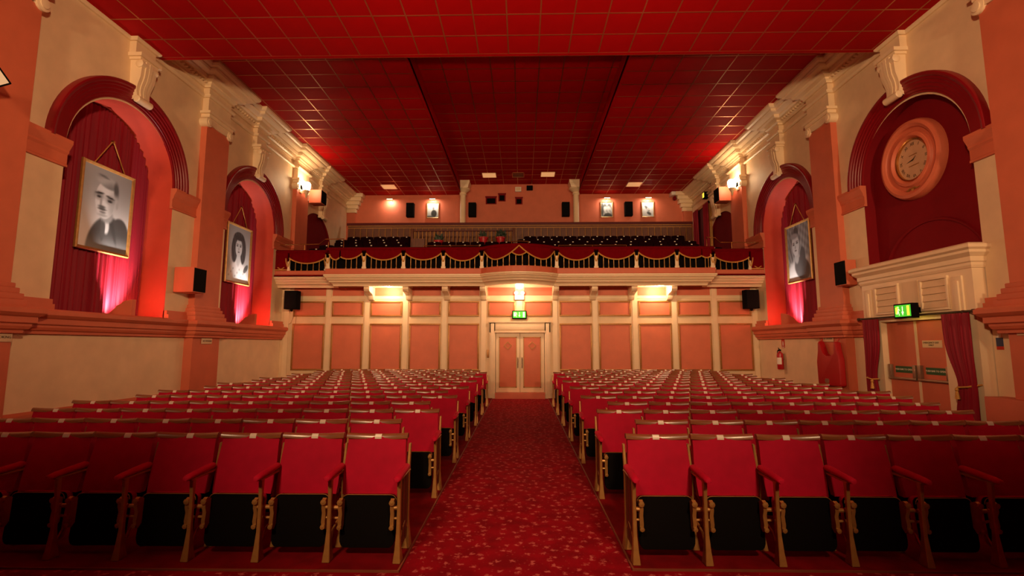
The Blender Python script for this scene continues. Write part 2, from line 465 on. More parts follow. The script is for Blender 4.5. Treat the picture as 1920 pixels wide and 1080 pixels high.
def steps(P, spans, y0, y1):
    """plan path following the wall and stepping round the projections (ya, yb, d)"""
    out = [(0, y0)]
    for ya, yb, d in spans: out += [(0, ya), (d, ya), (d, yb), (0, yb)]
    out.append((0, y1))
    return [P(d, y, 0)[:2] for d, y in out]
def side_wall(side):
    P = left if side == 'left' else right
    o = 0.0 if side == 'left' else 0.10
    sg = -1 if side == 'left' else 1
    a1, a2, a3 = 8.95 + o, 13.36 + o, 17.62
    opens = [(a1, 1.27, 4.87, 2.02 if side == 'left' else 0.0), (a2, 1.24, 4.87, 2.02), (a3, 1.42, 4.92, 3.9)]
    w = struct('wall_' + side, wall_sheet(P, opens, Y0, YR, 8.5, M['cream']).mesh('wall_' + side, M['cream']))
    if side == 'left': niche(P, w, a1, 1.27, 4.87, 2.02, 0.66, 'coral', 'maroon')
    else:              niche(P, w, a1, 1.27, 4.87, 0.0, 0.22, 'deep_red_matt', 'deep_red_matt')
    niche(P, w, a2, 1.24, 4.87, 2.02, 0.66, 'coral', 'maroon')
    niche(P, w, a3, 1.42, 4.92, 3.9, 0.06, 'deep_red_matt', 'deep_red_matt')
    arch_moulding(P, w, a1 - 0.03, 1.27, 1.62, 4.90); arch_moulding(P, w, a2 - 0.02, 1.24, 1.60, 4.90)
    pil = [(6.06 + (0.39 if o else 0), 6.93 + (0.35 if o else 0)), (10.95 + o * 0.6, 11.83 + o * 0.3), (15.62, 16.50)]
    for ya, yb in pil: pilaster(P, w, ya, yb)
    impost(P, w, pil[0][1], a1 - 1.27 + 0.02); impost(P, w, a1 + 1.27 - 0.06, pil[1][0])
    impost(P, w, pil[1][1], a2 - 1.24 + 0.02); impost(P, w, a2 + 1.24 - 0.06, pil[2][0])
    for yc in (a1 + 0.05, a2 + 0.0, a3 + 0.25): console(P, w, yc)
    for ya, yb in ((pil[0][1], a1 - 1.27), (a1 + 1.27, pil[1][0]), (pil[1][1], a2 - 1.24), (a2 + 1.24, pil[2][0])):
        b = MB(P)                                                    # small moulded plinths of the piers between niche and pilaster
        b.box(-0.02, 0.10, ya, yb, 2.15, 2.24); b.box(-0.02, 0.06, ya, yb, 2.24, 2.32)
        b.obj('pier_base', M['peach'], w)
    ped = [(pa - 0.06, pb + 0.06, 0.20) for pa, pb in pil]
    if side == 'left':
        MB().sweep(steps(P, [p for p in ped if p[1] < 15.3], Y0, 15.29), LEDGE, sg).obj('dado_ledge', M['peach'], w)
    else:
        MB().sweep(steps(P, ped[:1], Y0, 7.62), LEDGE, sg).obj('dado_ledge', M['peach'], w)
        MB().sweep(steps(P, ped[1:2], 10.45, 15.29), LEDGE, sg).obj('dado_ledge', M['peach'], w)
    for pa, pb in pil[:2]:
        MB(P).box(-0.02, 0.19, pa - 0.05, pb + 0.05, 0.0, 1.80).obj('pedestal', M['peach'], w)
    st = [(pa, pb, 0.14) for pa, pb in pil] + [(yc - 0.25, yc + 0.25, 0.13) for yc in (a1 + 0.05, a2, a3 + 0.25)]
    MB().sweep(steps(P, sorted(st), Y0, YR), STRING, sg).obj('string_moulding', M['cream_gloss'], w)
    return w, a1, a2, a3, pil
wall_l, LA1, LA2, LA3, LP = side_wall('left')
wall_r, RA1, RA2, RA3, RP = side_wall('right')
tb = MB(right); tb.box(-0.02, 0.30, 6.35, 7.70, 0.0, 0.84)
tb.obj('plinth', M['peach'], wall_r, bevel=0.012)
for side, P in (('left', left), ('right', right)):
    prof = [(-0.02, 0.0), (0.05, 0.0), (0.05, 0.50), (0.075, 0.52), (0.075, 0.56), (0.03, 0.60), (-0.02, 0.60)]
    if side == 'left': bl = [(Y0, 15.29)]
    else: bl = [(Y0, 7.74), (10.36, 15.29)]
    b = MB(P)
    for ya, yb in bl: b.prism(prof, ya, yb, lambda d, z, h: (d, h, z))
    struct('baseboard_' + side, b.mesh('baseboard_' + side, M['peach']))

# ---- main cornices
CORN = [(-0.02, 7.60), (0.05, 7.60), (0.05, 7.64), (0.09, 7.67), (0.09, 7.71), (0.20, 7.73), (0.23, 7.77), (0.23, 7.81), (0.36, 7.83), (0.39, 7.86), (0.39, 7.89), (0.45, 7.91), (0.48, 7.95), (0.48, 8.02), (-0.02, 8.02)]
for n_, P, sg, A, pil in ((1, left, -1, (LA1, LA2, LA3), LP), (2, right, 1, (RA1, RA2, RA3), RP)):
    sp = sorted([(pa, pb, 0.14) for pa, pb in pil[1:]] + [(yc - 0.25, yc + 0.25, 0.13) for yc in (A[1], A[2] + 0.25)])
    t = struct('trim_%d' % n_, MB().sweep(steps(P, sp, YF + 0.05, YR), CORN, sg).mesh('cornice', M['cream_gloss']))
    b = MB(P); y = YF + 0.15                                         # dentil course under the cornice
    while y < YR - 0.1:
        if not any(a - 0.12 < y < c + 0.12 for a, c, d in sp): b.box(0.04, 0.15, y, y + 0.055, 7.67, 7.73)
        y += 0.11
    b.obj('dentil_course', M['cream_gloss'], t)['kind'] = 'stuff'

# ---- ceilings: slab, individual tiles, gilt bars between them
def ceiling(name, x0, x1, y0, y1, z, step=0.6, ox=0.0, skip=(), first=None):
    c = struct(name, MB().box(x0, x1, y0, y1, z + 0.03, z + 0.12).mesh(name, M['ceiling_red']))
    tm = MB().box(-step / 2 + 0.008, step / 2 - 0.008, -step / 2 + 0.008, step / 2 - 0.008, 0.0, 0.03).mesh('ceiling_tile', M['ceiling_red'])
    nx = int((x1 - x0 - 1e-6) / step) + 1; ny = int((y1 - y0 - 1e-6) / step) + 1
    cuts = {}
    yy = y1
    for j in range(ny):
        ya, yb = max(y0, y1 - (j + 1) * step), y1 - j * step
        for i in range(nx):
            xa, xb = x0 + i * step, min(x1, x0 + (i + 1) * step)
            if xb - xa < 0.05 or yb - ya < 0.05 or (i, j) in skip: continue
            if xb - xa > step - 1e-3 and yb - ya > step - 1e-3: me = tm
            else:
                k = (round(xb - xa, 3), round(yb - ya, 3))
                if k not in cuts:
                    cuts[k] = MB().box(-k[0] / 2 + 0.008, k[0] / 2 - 0.008, -k[1] / 2 + 0.008, k[1] / 2 - 0.008, 0.0, 0.03).mesh('ceiling_tile', M['ceiling_red'])
                me = cuts[k]
            o = link('ceiling_tile', me, c); o.location = ((xa + xb) / 2, (ya + yb) / 2, z + random.uniform(-0.0015, 0.0015))
            o.rotation_euler = (random.uniform(-0.002, 0.002), random.uniform(-0.002, 0.002), 0)
    hb = MB().box(x0, x1, -0.012, 0.012, -0.004, 0.03).mesh('ceiling_bar', M['tbar'])
    vb = MB().box(-0.012, 0.012, y0, y1, -0.004, 0.03).mesh('ceiling_bar', M['tbar'])
    for j in range(ny + 1):
        y = y1 - j * step
        if y < y0 + 0.02: continue
        o = link('ceiling_bar', hb, c); o.location = (0, y, z)
    for i in range(1, nx):
        o = link('ceiling_bar', vb, c); o.location = (x0 + i * step, 0, z)
    return c
cf = ceiling('ceiling_front', WL, WR, 6.95, YF - 0.02, Z_FRONT)
MB().box(WL, WR, Y0, 6.95, Z_FRONT, Z_FRONT + 0.12).obj('ceiling_panel', M['ceiling_red'], cf)
MB().box(WL, WR, YF - 0.02, YF + 0.06, Z_FRONT - 0.005, 8.6).obj('fascia_board', M['ceiling_red'], cf)
MB().box(WL, WR, YF + 0.06, YF + 0.075, Z_FRONT - 0.004, Z_FRONT + 0.03).obj('fascia_edging', M['tbar'], cf)
ceiling('ceiling_left', WL + 0.05, CXL, YF, YR, Z_SIDE)
ceiling('ceiling_right', CXR, WR - 0.05, YF, YR, Z_SIDE)
cm = ceiling('ceiling_centre', CXL, CXR, YF, YR, Z_MID)
MB().box(CXL - 0.05, CXL, YF, YR, Z_SIDE - 0.02, Z_MID + 0.1).obj('ceiling_upstand', M['ceiling_red'], cm)
MB().box(CXR, CXR + 0.05, YF, YR, Z_SIDE - 0.02, Z_MID + 0.1).obj('ceiling_upstand', M['ceiling_red'], cm)

# ---- front (screen) wall behind the camera
struct('wall_front', MB().box(WL - 0.7, WR + 0.7, Y0 - 0.1, Y0, 0, 8.6).mesh('wall_front', M['deep_red_matt']))

# ---- lower back wall with panelling and the middle doors
wb = MB()
wb.box(WL - 0.1, -0.80, YB, YB + 0.2, 0, 3.6); wb.box(0.70, WR + 0.1, YB, YB + 0.2, 0, 3.6); wb.box(-0.80, 0.70, YB, YB + 0.2, 2.06, 3.6)
wall_b = struct('wall_back', wb.mesh('wall_back', M['cream']))
def wall_panel(x0, x1, z0, z1):
    p = MB().box(x0 + 0.03, x1 - 0.03, YB - 0.010, YB + 0.01, z0 + 0.03, z1 - 0.03).obj('panel', M['peach_panel'], wall_b)
    f = MB()
    for a, b_, c, d in ((x0, x1, z0, z0 + 0.05), (x0, x1, z1 - 0.05, z1), (x0, x0 + 0.05, z0 + 0.05, z1 - 0.05), (x1 - 0.05, x1, z0 + 0.05, z1 - 0.05)):
        f.box(a, b_, YB - 0.035, YB + 0.01, c, d)
    f.obj('panel_moulding', M['gilt'], p, bevel=0.010)
LX = [(-7.08, -6.08), (-5.87, -4.89), (-4.67, -3.69), (-3.46, -2.49), (-2.26, -1.30)]
RX = [(1.16, 2.15), (2.36, 3.35), (3.58, 4.57), (4.77, 5.77), (5.99, 7.0)]
for x0, x1 in LX + RX:
    wall_panel(x0, x1, 0.83, 2.26); wall_panel(x0, x1, 2.475, 2.95)
    MB().box(x0, x1, YB - 0.012, YB + 0.01, 3.12, 3.37).obj('panel', M['peach_panel'], wall_b)
for x0, x1 in ((-1.03, -0.20), (0.08, 0.94)):
    wall_panel(x0, x1, 2.475, 2.95)
    MB().box(x0, x1, YB - 0.012, YB + 0.01, 3.12, 3.37).obj('panel', M['peach_panel'], wall_b)
b = MB()
for x in [-7.28] + [(LX[i][1] + LX[i + 1][0]) / 2 for i in range(4)] + [-1.17] + [1.03] + [(RX[i][1] + RX[i + 1][0]) / 2 for i in range(4)] + [7.1]:
    b.box(x - 0.07, x + 0.07, YB - 0.02, YB, 0.0, 3.5)
b.obj('wall_stiles', M['cream_gloss'], wall_b)
b = MB()
for x0, x1 in ((WL, -0.98), (0.90, WR)):
    b.box(x0, x1, YB - 0.03, YB, 0.0, 0.28); b.box(x0, x1, YB - 0.015, YB, 3.02, 3.08)
b.obj('wall_rails', M['cream_gloss'], wall_b)
# door surround
b = MB()
for x0, x1 in ((-0.98, -0.80), (0.70, 0.88)):
    b.box(x0, x1, YB - 0.05, YB + 0.1, 0, 2.30)
    xc = (x0 + x1) / 2
    b.box(xc - 0.055, xc + 0.055, YB - 0.07, YB - 0.04, 0.12, 2.26)
b.box(-0.98, 0.88, YB - 0.05, YB + 0.1, 1.98, 2.30)
b.box(-0.84, 0.74, YB - 0.075, YB - 0.04, 1.97, 2.03); b.box(-0.80, 0.70, YB - 0.07, YB - 0.04, 2.06, 2.22)
b.box(-1.0, 0.90, YB - 0.085, YB - 0.03, 2.28, 2.33)
struct('trim_3', b.mesh('door_architrave', M['cream_gloss'], bevel=0.008))
struct('trim_4', MB().box(-0.80, 0.70, 15.16, YB + 0.15, 0.0, 0.175).mesh('door_step', M['peach']))
d1 = struct('door_1')
for s, x0, x1 in ((-1, -0.795, -0.05), (1, -0.05, 0.695)):
    lf = MB().box(x0 + 0.004, x1 - 0.004, YB + 0.02, YB + 0.07, 0.18, 1.975).obj('door_leaf', M['cream_gloss'], d1, bevel=0.006)
    pc = x0 + 0.375 if s < 0 else x1 - 0.375
    pc += 0.0
    MB().box(pc - 0.25, pc + 0.25, YB + 0.008, YB + 0.03, 0.34, 1.83).obj('door_panel', M['peach_panel'], lf, bevel=0.006)
    f = MB()
    for a, b_, c, d in ((pc - 0.27, pc + 0.27, 0.32, 0.345), (pc - 0.27, pc + 0.27, 1.825, 1.85), (pc - 0.27, pc - 0.245, 0.32, 1.85), (pc + 0.245, pc + 0.27, 0.32, 1.85)):
        f.box(a, b_, YB + 0.0, YB + 0.03, c, d)
    f.obj('panel_moulding', M['gilt'], lf)
    dm = MB(); r0, r1 = 0.125, 0.095
    dz = 1.585
    o4 = [(pc, dz + r0), (pc + r0, dz), (pc, dz - r0), (pc - r0, dz)]; i4 = [(pc, dz + r1), (pc + r1, dz), (pc, dz - r1), (pc - r1, dz)]
    for k in range(4):
        k2 = (k + 1) % 4
        dm.prism([o4[k], o4[k2], i4[k2], i4[k]], YB - 0.012, YB + 0.012, lambda x, z, h: (x, h, z))
    dmo = dm.obj('diamond_window_frame', M['gilt'], lf)
    MB().prism(i4, YB - 0.002, YB + 0.012, lambda x, z, h: (x, h, z)).obj('diamond_pane', M['peach_panel'], lf)
    hx = -0.05 + s * 0.065
    h = MB(); h.tube([(hx, YB + 0.02, 0.93), (hx, YB - 0.03, 0.93), (hx, YB - 0.03, 1.20), (hx, YB + 0.02, 1.20)], 0.012, 8)
    h.box(hx - 0.025, hx + 0.025, YB + 0.008, YB + 0.022, 0.90, 1.23)
    h.obj('door_handle', M['steel'], lf)

# ---- balcony back wall
wall_u = struct('wall_rear', MB().box(WL - 0.1, WR + 0.1, YR, YR + 0.2, 3.4, 8.7).mesh('wall_rear', M['peach']))
for s, x in ((1, WL), (-1, WR)):
    b = MB(); b.box(min(x, x + s * 0.36), max(x, x + s * 0.36), YR - 0.10, YR, 4.8, 7.2)
    b.obj('corner_pilaster', M['peach'], wall_u)
    b = MB()
    for k, (dd, z0, z1) in enumerate(((0.42, 7.20, 7.36), (0.50, 7.36, 7.52), (0.58, 7.52, 7.68), (0.66, 7.68, 7.84), (0.74, 7.84, 8.0))):
        b.box(min(x, x + s * dd), max(x, x + s * dd), YR - 0.16 - 0.05 * k, YR, z0, z1)
    b.obj('corner_cornice', M['cream_gloss'], wall_u, bevel=0.02)
# two slim columns under the edge of the raised ceiling
for k, x in enumerate((-2.46, 2.30)):
    c = struct('trim_%d' % (5 + k), MB().lathe([(0.16, 5.0), (0.16, 5.15), (0.12, 5.22), (0.12, 7.6), (0.115, 7.9)], (x, 20.38, 0), 20).mesh('column_shaft', M['cream_gloss'], smooth=True))
    b = MB(); b.lathe([(0.12, 7.86), (0.15, 7.90), (0.15, 7.94), (0.13, 7.97), (0.22, 8.05), (0.30, 8.11), (0.30, 8.15), (0.23, 8.17), (0.23, 8.2)], (x, 20.38, 0), 20)
    b.rings([[(x - w, 20.38 - w, z), (x + w, 20.38 - w, z), (x + w, 20.38 + w, z), (x - w, 20.38 + w, z)] for w, z in ((0.23, 8.16), (0.25, 8.25), (0.29, 8.34), (0.30, 8.36), (0.30, 8.46))])
    b.obj('column_capital', M['cream_gloss'], c, smooth=True, angle=35)
# projection ports in the rear wall
for x0, x1, z0, z1 in ((-1.52, -1.06, 7.58, 7.92), (-0.98, -0.67, 7.70, 8.05), (-0.25, 0.05, 7.56, 7.88)):
    b = MB(); b.box(x0, x1, YR - 0.03, YR + 0.01, z0, z1)
    p = b.obj('projection_port', M['deep_red_matt'], wall_u)
    MB().box(x0 + 0.05, x1 - 0.05, YR - 0.036, YR + 0.0, z0 + 0.03, z1 - 0.09).obj('port_glass', M['black'], p)
    MB().box(x0 - 0.02, x1 + 0.02, YR - 0.05, YR, z1 - 0.04, z1).obj('port_head', M['deep_red_matt'], p)

# ---- exit door-case filling the first bay of the right wall
YD0, YD1, DF = 7.79, 10.31, 0.20             # ends of the case, front face
YJ0, YJ1 = 8.42, 9.86                        # door opening
dc = MB(right)
dc.box(-0.22, DF, YD0, YJ0, 0.0, 3.0); dc.box(-0.22, DF, YJ1, YD1, 0.0, 3.0)
dc.box(-0.22, DF, YJ0, YJ1, 2.04, 3.0)
t7 = struct('trim_7', dc.mesh('door_case', M['cream_gloss']))
CROWN = [(0.0, 2.80), (0.015, 2.80), (0.03, 2.84), (0.03, 2.88), (0.05, 2.90), (0.05, 2.97), (0.09, 3.01), (0.11, 3.03), (0.11, 3.07), (0.15, 3.10), (0.15, 3.15), (0.10, 3.18), (0.0, 3.19)]
path = [right(d, y, 0)[:2] for d, y in ((-0.20, YD0), (DF, YD0), (DF, YD1), (-0.20, YD1))]
MB().sweep(path, CROWN, 1).obj('crown_moulding', M['cream_gloss'], t7)
MB(right).box(-0.2, DF, YD0, YD1, 3.0, 3.185).obj('crown_core', M['cream_gloss'], t7)
for y0, y1 in ((8.22, 8.80), (9.30, 9.92)):                          # two louvred vents
    f = MB(right)
    for a, b_, c, d in ((y0, y1, 2.18, 2.22), (y0, y1, 2.70, 2.74), (y0, y0 + 0.04, 2.22, 2.70), (y1 - 0.04, y1, 2.22, 2.70)):
        f.box(DF - 0.02, DF + 0.04, a, b_, c, d)
    fo = f.obj('vent_frame', M['cream_gloss'], t7, bevel=0.006)
    for k in range(4):
        z = 2.225 + k * 0.119
        MB(right).add([(DF + 0.005, y0 + 0.04, z + 0.115), (DF + 0.005, y1 - 0.04, z + 0.115), (DF + 0.03, y1 - 0.04, z), (DF + 0.03, y0 + 0.04, z), (DF - 0.01, y0 + 0.04, z + 0.115), (DF - 0.01, y1 - 0.04, z + 0.115), (DF + 0.005, y1 - 0.04, z), (DF + 0.005, y0 + 0.04, z)],
                      [(0, 1, 2, 3), (7, 6, 5, 4), (0, 4, 5, 1), (1, 5, 6, 2), (2, 6, 7, 3), (3, 7, 4, 0)]).obj('louvre_slat', M['cream'], fo)
MB(right).box(DF - 0.01, DF + 0.015, 8.86, 9.22, 2.18, 2.74).obj('frieze_panel', M['cream'], t7)
for y0 in (7.96, 10.02):
    b = MB(right); b.box(DF - 0.01, DF + 0.03, y0, y0 + 0.20, 2.12, 2.70); b.box(DF - 0.01, DF + 0.055, y0 + 0.05, y0 + 0.15, 2.12, 2.62)
    b.obj('pilaster_strip', M['cream_gloss'], t7, bevel=0.012)
# faint arched moulding on the red back of the bay, above the door
n = 20; rs = []
for i in range(n + 1):
    a = pi * (0.10 + 0.80 * i / n)
    rs.append([(d, RA1 - 0.05 - (1.10 + t) * cos(a), 2.85 + (0.98 + t) * sin(a)) for t, d in ((0, -0.22), (0.0, -0.19), (0.04, -0.18), (0.05, -0.22))])
MB(right).rings(rs).obj('arched_bead', M['deep_red_matt'], wall_r, smooth=True, angle=30)
# the double exit doors
d2 = struct('door_2')
MB(right).box(-0.20, -0.14, YJ0, YJ1, 0.0, 2.06).obj('door_backing', M['peach'], d2)
YM_ = (YJ0 + YJ1) / 2
for k, (y0, y1) in enumerate(((YJ0 + 0.01, YM_ - 0.003), (YM_ + 0.003, YJ1 - 0.01))):
    lf = MB(right).box(0.04, 0.09, y0, y1, 0.02, 2.03).obj('door_leaf', M['peach'], d2, bevel=0.004)
    b = MB(right)
    b.box(0.09, 0.15, y0 + 0.02, y0 + 0.09, 0.98, 1.24); b.box(0.09, 0.15, y1 - 0.09, y1 - 0.02, 0.98, 1.24)
    b.box(0.09, 0.155, y0 + 0.02, y1 - 0.02, 0.965, 1.005)
    b.obj('push_bar', M['steel'], lf, bevel=0.008)
    ya, yb = y0 + 0.15, y1 - 0.15
    g = MB(right).box(0.09, 0.098, ya, yb, 1.09, 1.21).obj('push_label', M['green'], lf)
    lettering('label_lettering', 'PUSH BAR TO OPEN', 0.046, M['plate'], frame_right((ya + yb) / 2, 1.15, 0.099), g)
MB(right).box(0.09, 0.105, YM_ - 0.025, YM_ + 0.025, 0.02, 2.03).obj('meeting_stile', M['cream'], d2)
s = thing('door_sign', 'small cream two line sign on the right leaf of the exit doors', 'sign', right(0.1, 8.8, 1.56))
MB(right).box(0.09, 0.102, 8.60, 9.01, 1.555, 1.68).obj('sign_board', M['plaque'], s)
lettering('sign_lettering', 'EMERGENCY EXIT\nONLY', 0.042, M['ink'], frame_right(8.82, 1.618, 0.103), s)

# ---- curtains
def curtain(name, P, y0, y1, z0, ztop, d, label, folds, amp=0.035, pinch=None, group=None, m='curtain', cat='curtain'):
    """pleated cloth hung along a wall; ztop may be a function of y; pinch=(z, keep, side) gathers it at a tie-back"""
    yc = (y0 + y1) / 2
    zt = ztop if callable(ztop) else (lambda y: ztop)
    ph = [random.uniform(-0.5, 0.5) for _ in range(folds + 2)]
    def fn(u, v):
        y = y0 + (y1 - y0) * u
        top = zt(y); z = z0 + (top - z0) * v
        w = u * folds
        k = int(w); p = ph[k] * (1 - (w - k)) + ph[min(k + 1, folds + 1)] * (w - k)
        dd = d + amp * (sin(2 * pi * w + p) + 0.35 * sin(4.7 * pi * w + 2 * p)) * (1 - 0.25 * v)
        if pinch:
            g = math.exp(-((z - pinch[0]) / 0.45) ** 2) if z > pinch[0] else (0.55 + 0.45 * math.exp(-((z - pinch[0]) / 0.3) ** 2))
            ya = y0 if pinch[2] < 0 else y1
            y = ya + (y - ya) * (1 - (1 - pinch[1]) * g)
        return (dd, y, z)
    o = MB(P).sheet(fn, folds * 8, 26, (-0.008, 0, 0)).obj(name, M[m], None, smooth=True, angle=80)
    return tag(o, label, cat, group)
def arch_top(yc, hw, zs): return lambda y: zs + sqrt(max(0.0, hw * hw - (y - yc) ** 2)) - 0.02
curtain('niche_curtain', left, LA1 - 1.24, LA1 + 1.24, 2.03, arch_top(LA1, 1.26, 4.87), -0.54, 'tall pleated red curtain behind the big portrait of the man', 27, 0.028)
curtain('niche_curtain', left, LA2 - 1.21, LA2 + 1.21, 2.03, arch_top(LA2, 1.23, 4.87), -0.54, 'tall pleated red curtain behind the portrait of the long-haired woman', 27, 0.028)
curtain('niche_curtain', right, RA2 - 1.21, RA2 + 1.21, 2.03, arch_top(RA2, 1.23, 4.87), -0.54, 'tall pleated red curtain in the right wall niche', 27, 0.028)
curtain('door_curtain', right, 7.80, 8.32, 0.06, 2.10, 0.30, 'red curtain tied back at the near side of the exit doors', 8, 0.028, (0.95, 0.62, -1), 'curtains beside the exit doors')
curtain('door_curtain', right, 9.78, 10.22, 0.06, 2.10, 0.30, 'red curtain tied back at the far side of the exit doors', 8, 0.028, (0.95, 0.62, 1), 'curtains beside the exit doors')
r = thing('curtain_rail', 'dark curtain pole with finials across the head of the exit doors', 'curtain pole', right(0.24, 9.4, 2.1))
b = MB(right); b.lathe([(0.0, 7.68), (0.03, 7.70), (0.03, 7.74), (0.018, 7.76), (0.018, 10.28), (0.03, 10.30), (0.03, 10.34), (0.0, 10.36)], (0.30, 0, 2.12), 10, 'y')
b.obj('pole', M['ink'], r, smooth=True)
for y in (7.90, 10.24):
    MB(right).box(0.19, 0.32, y - 0.015, y + 0.015, 2.10, 2.14).obj('pole_bracket', M['ink'], r)
for y, lab in ((7.80, 'near'), (10.24, 'far')):
    t = thing('tie_back', 'gold and red tasselled tie-back on the %s exit door curtain' % lab, 'tie-back', right(0.2, y, 0.95))
    b = MB(right); s = 1 if lab == 'near' else -1
    b.tube([(0.21, y, 1.0), (0.35, y + s * 0.10, 0.96), (0.37, y + s * 0.26, 0.94), (0.28, y + s * 0.34, 0.95)], 0.014, 6)
    b.obj('cord', M['rope'], t, smooth=True)
    b = MB(right); b.lathe([(0.0, 0.94), (0.02, 0.93), (0.028, 0.90), (0.018, 0.88), (0.022, 0.86), (0.035, 0.76), (0.0, 0.755)], (0.375, y + s * 0.27, 0), 8)
    b.obj('tassel', M['rope'], t, smooth=True)

# ---- framed portraits
def lin(g):
    g = max(0.0, min(1.0, g)); return g / 12.92 if g <= 0.04045 else ((g + 0.055) / 1.055) ** 2.4
def ss(a, b, x):
    if a == b: return float(x > a)
    t = max(0.0, min(1.0, (x - a) / (b - a))); return t * t * (3 - 2 * t)
def ell(u, v, cx, cy, rx, ry, soft=0.12, rot=0.0):
    du, dv = u - cx, v - cy
    if rot: du, dv = du * cos(rot) + dv * sin(rot), -du * sin(rot) + dv * cos(rot)
    return 1 - ss(1 - soft, 1 + soft, sqrt((du / rx) ** 2 + (dv / ry) ** 2))
mixv = lambda a, b, t: a + (b - a) * t
def man(u, v):
    g = mixv(0.95, 0.66, ss(0.1, 0.85, v)) - 0.05 * u
    sh = max(ell(u, v, 0.60, -0.05, 0.46, 0.48, 0.05), ell(u, v, 0.80, 0.20, 0.22, 0.24, 0.08))    # shoulders in a dark jacket
    g = mixv(g, 0.33 + 0.22 * ss(0.25, 0.0, v) - 0.06 * u, sh)
    g = mixv(g, 0.24, 0.8 * ell(u, v, 0.66, 0.30, 0.035, 0.22, 0.3, 0.45) * sh)
    g = mixv(g, 0.88, ell(u, v, 0.50, 0.33, 0.075, 0.13, 0.2, 0.35))   # shirt
    g = mixv(g, 0.34, ell(u, v, 0.455, 0.26, 0.05, 0.15, 0.15))         # tie
    g = mixv(g, 0.62, ell(u, v, 0.52, 0.43, 0.13, 0.09, 0.25))         # neck
    hd = max(ell(u, v, 0.46, 0.62, 0.205, 0.235, 0.05), ell(u, v, 0.50, 0.70, 0.215, 0.16, 0.05))
    g = mixv(g, 0.86, hd)
    g = mixv(g, 0.66, 0.8 * ell(u, v, 0.63, 0.56, 0.09, 0.17, 0.7) * hd)
    g = mixv(g, 0.66, ell(u, v, 0.715, 0.60, 0.028, 0.055, 0.3))        # ear
    hair = max(ell(u, v, 0.48, 0.845, 0.235, 0.075, 0.2, -0.12), ell(u, v, 0.68, 0.745, 0.055, 0.11, 0.3, 0.15))
    wv = 0.5 + 0.5 * sin(26 * v + 9 * u + 2.5 * sin(7 * u))
    g = mixv(g, 0.50 + 0.20 * wv, hair)
    g = mixv(g, 0.28, 0.8 * ell(u, v, 0.67, 0.80, 0.05, 0.08, 0.5, 0.2)); g = mixv(g, 0.35, 0.7 * ell(u, v, 0.40, 0.905, 0.10, 0.014, 0.6, -0.1))
    for ex, ey, r in ((0.335, 0.645, 0.10), (0.555, 0.625, -0.12)):
        g = mixv(g, 0.46, 0.75 * ell(u, v, ex, ey + 0.010, 0.085, 0.045, 0.8)); g = mixv(g, 0.16, ell(u, v, ex, ey - 0.004, 0.046, 0.014, 0.5)); g = mixv(g, 0.70, 0.6 * ell(u, v, ex, ey - 0.036, 0.06, 0.012, 0.7))
        g = mixv(g, 0.20, ell(u, v, ex, ey + 0.042, 0.085, 0.013, 0.5, r))
    g = mixv(g, 0.62, ell(u, v, 0.375, 0.585, 0.022, 0.07, 0.7)); g = mixv(g, 0.36, ell(u, v, 0.40, 0.525, 0.07, 0.018, 0.6))
    g = mixv(g, 0.30, ell(u, v, 0.41, 0.498, 0.085, 0.014, 0.5)); g = mixv(g, 0.45, ell(u, v, 0.425, 0.462, 0.065, 0.013, 0.5))
    g = mixv(g, 0.66, ell(u, v, 0.43, 0.425, 0.09, 0.018, 0.7))
    return g
def long_hair(u, v):
    g = mixv(0.80, 0.62, v)
    g = mixv(g, 0.90, ell(u, v, 0.50, 0.05, 0.42, 0.34, 0.15))         # pale dress
    hair = max(ell(u, v, 0.49, 0.78, 0.25, 0.13, 0.08), ell(u, v, 0.31, 0.58, 0.13, 0.24, 0.1), ell(u, v, 0.70, 0.58, 0.12, 0.24, 0.1))
    g = mixv(g, 0.22 + 0.10 * (0.5 + 0.5 * sin(55 * u + 30 * v)), hair)
    g = mixv(g, 0.78, ell(u, v, 0.50, 0.42, 0.08, 0.14, 0.2))
    g = mixv(g, 0.76, ell(u, v, 0.50, 0.62, 0.15, 0.17, 0.08))
    g = mixv(g, 0.24, ell(u, v, 0.50, 0.80, 0.20, 0.045, 0.3))
    for ex in (0.43, 0.57):
        g = mixv(g, 0.25, ell(u, v, ex, 0.655, 0.038, 0.013, 0.5)); g = mixv(g, 0.32, ell(u, v, ex, 0.685, 0.045, 0.008, 0.5))
    g = mixv(g, 0.58, ell(u, v, 0.50, 0.60, 0.02, 0.03, 0.6)); g = mixv(g, 0.36, ell(u, v, 0.50, 0.545, 0.04, 0.012, 0.5))
    g = mixv(g, 0.35, ell(u, v, 0.86, 0.27, 0.12, 0.055, 0.2, 0.6))
    for k in range(9):
        g = mixv(g, 0.55, 0.7 * ell(u, v, 0.12 + 0.09 * k, 0.10 + 0.13 * ((k * 7) % 3) / 2, 0.022, 0.018, 0.6))
    return g
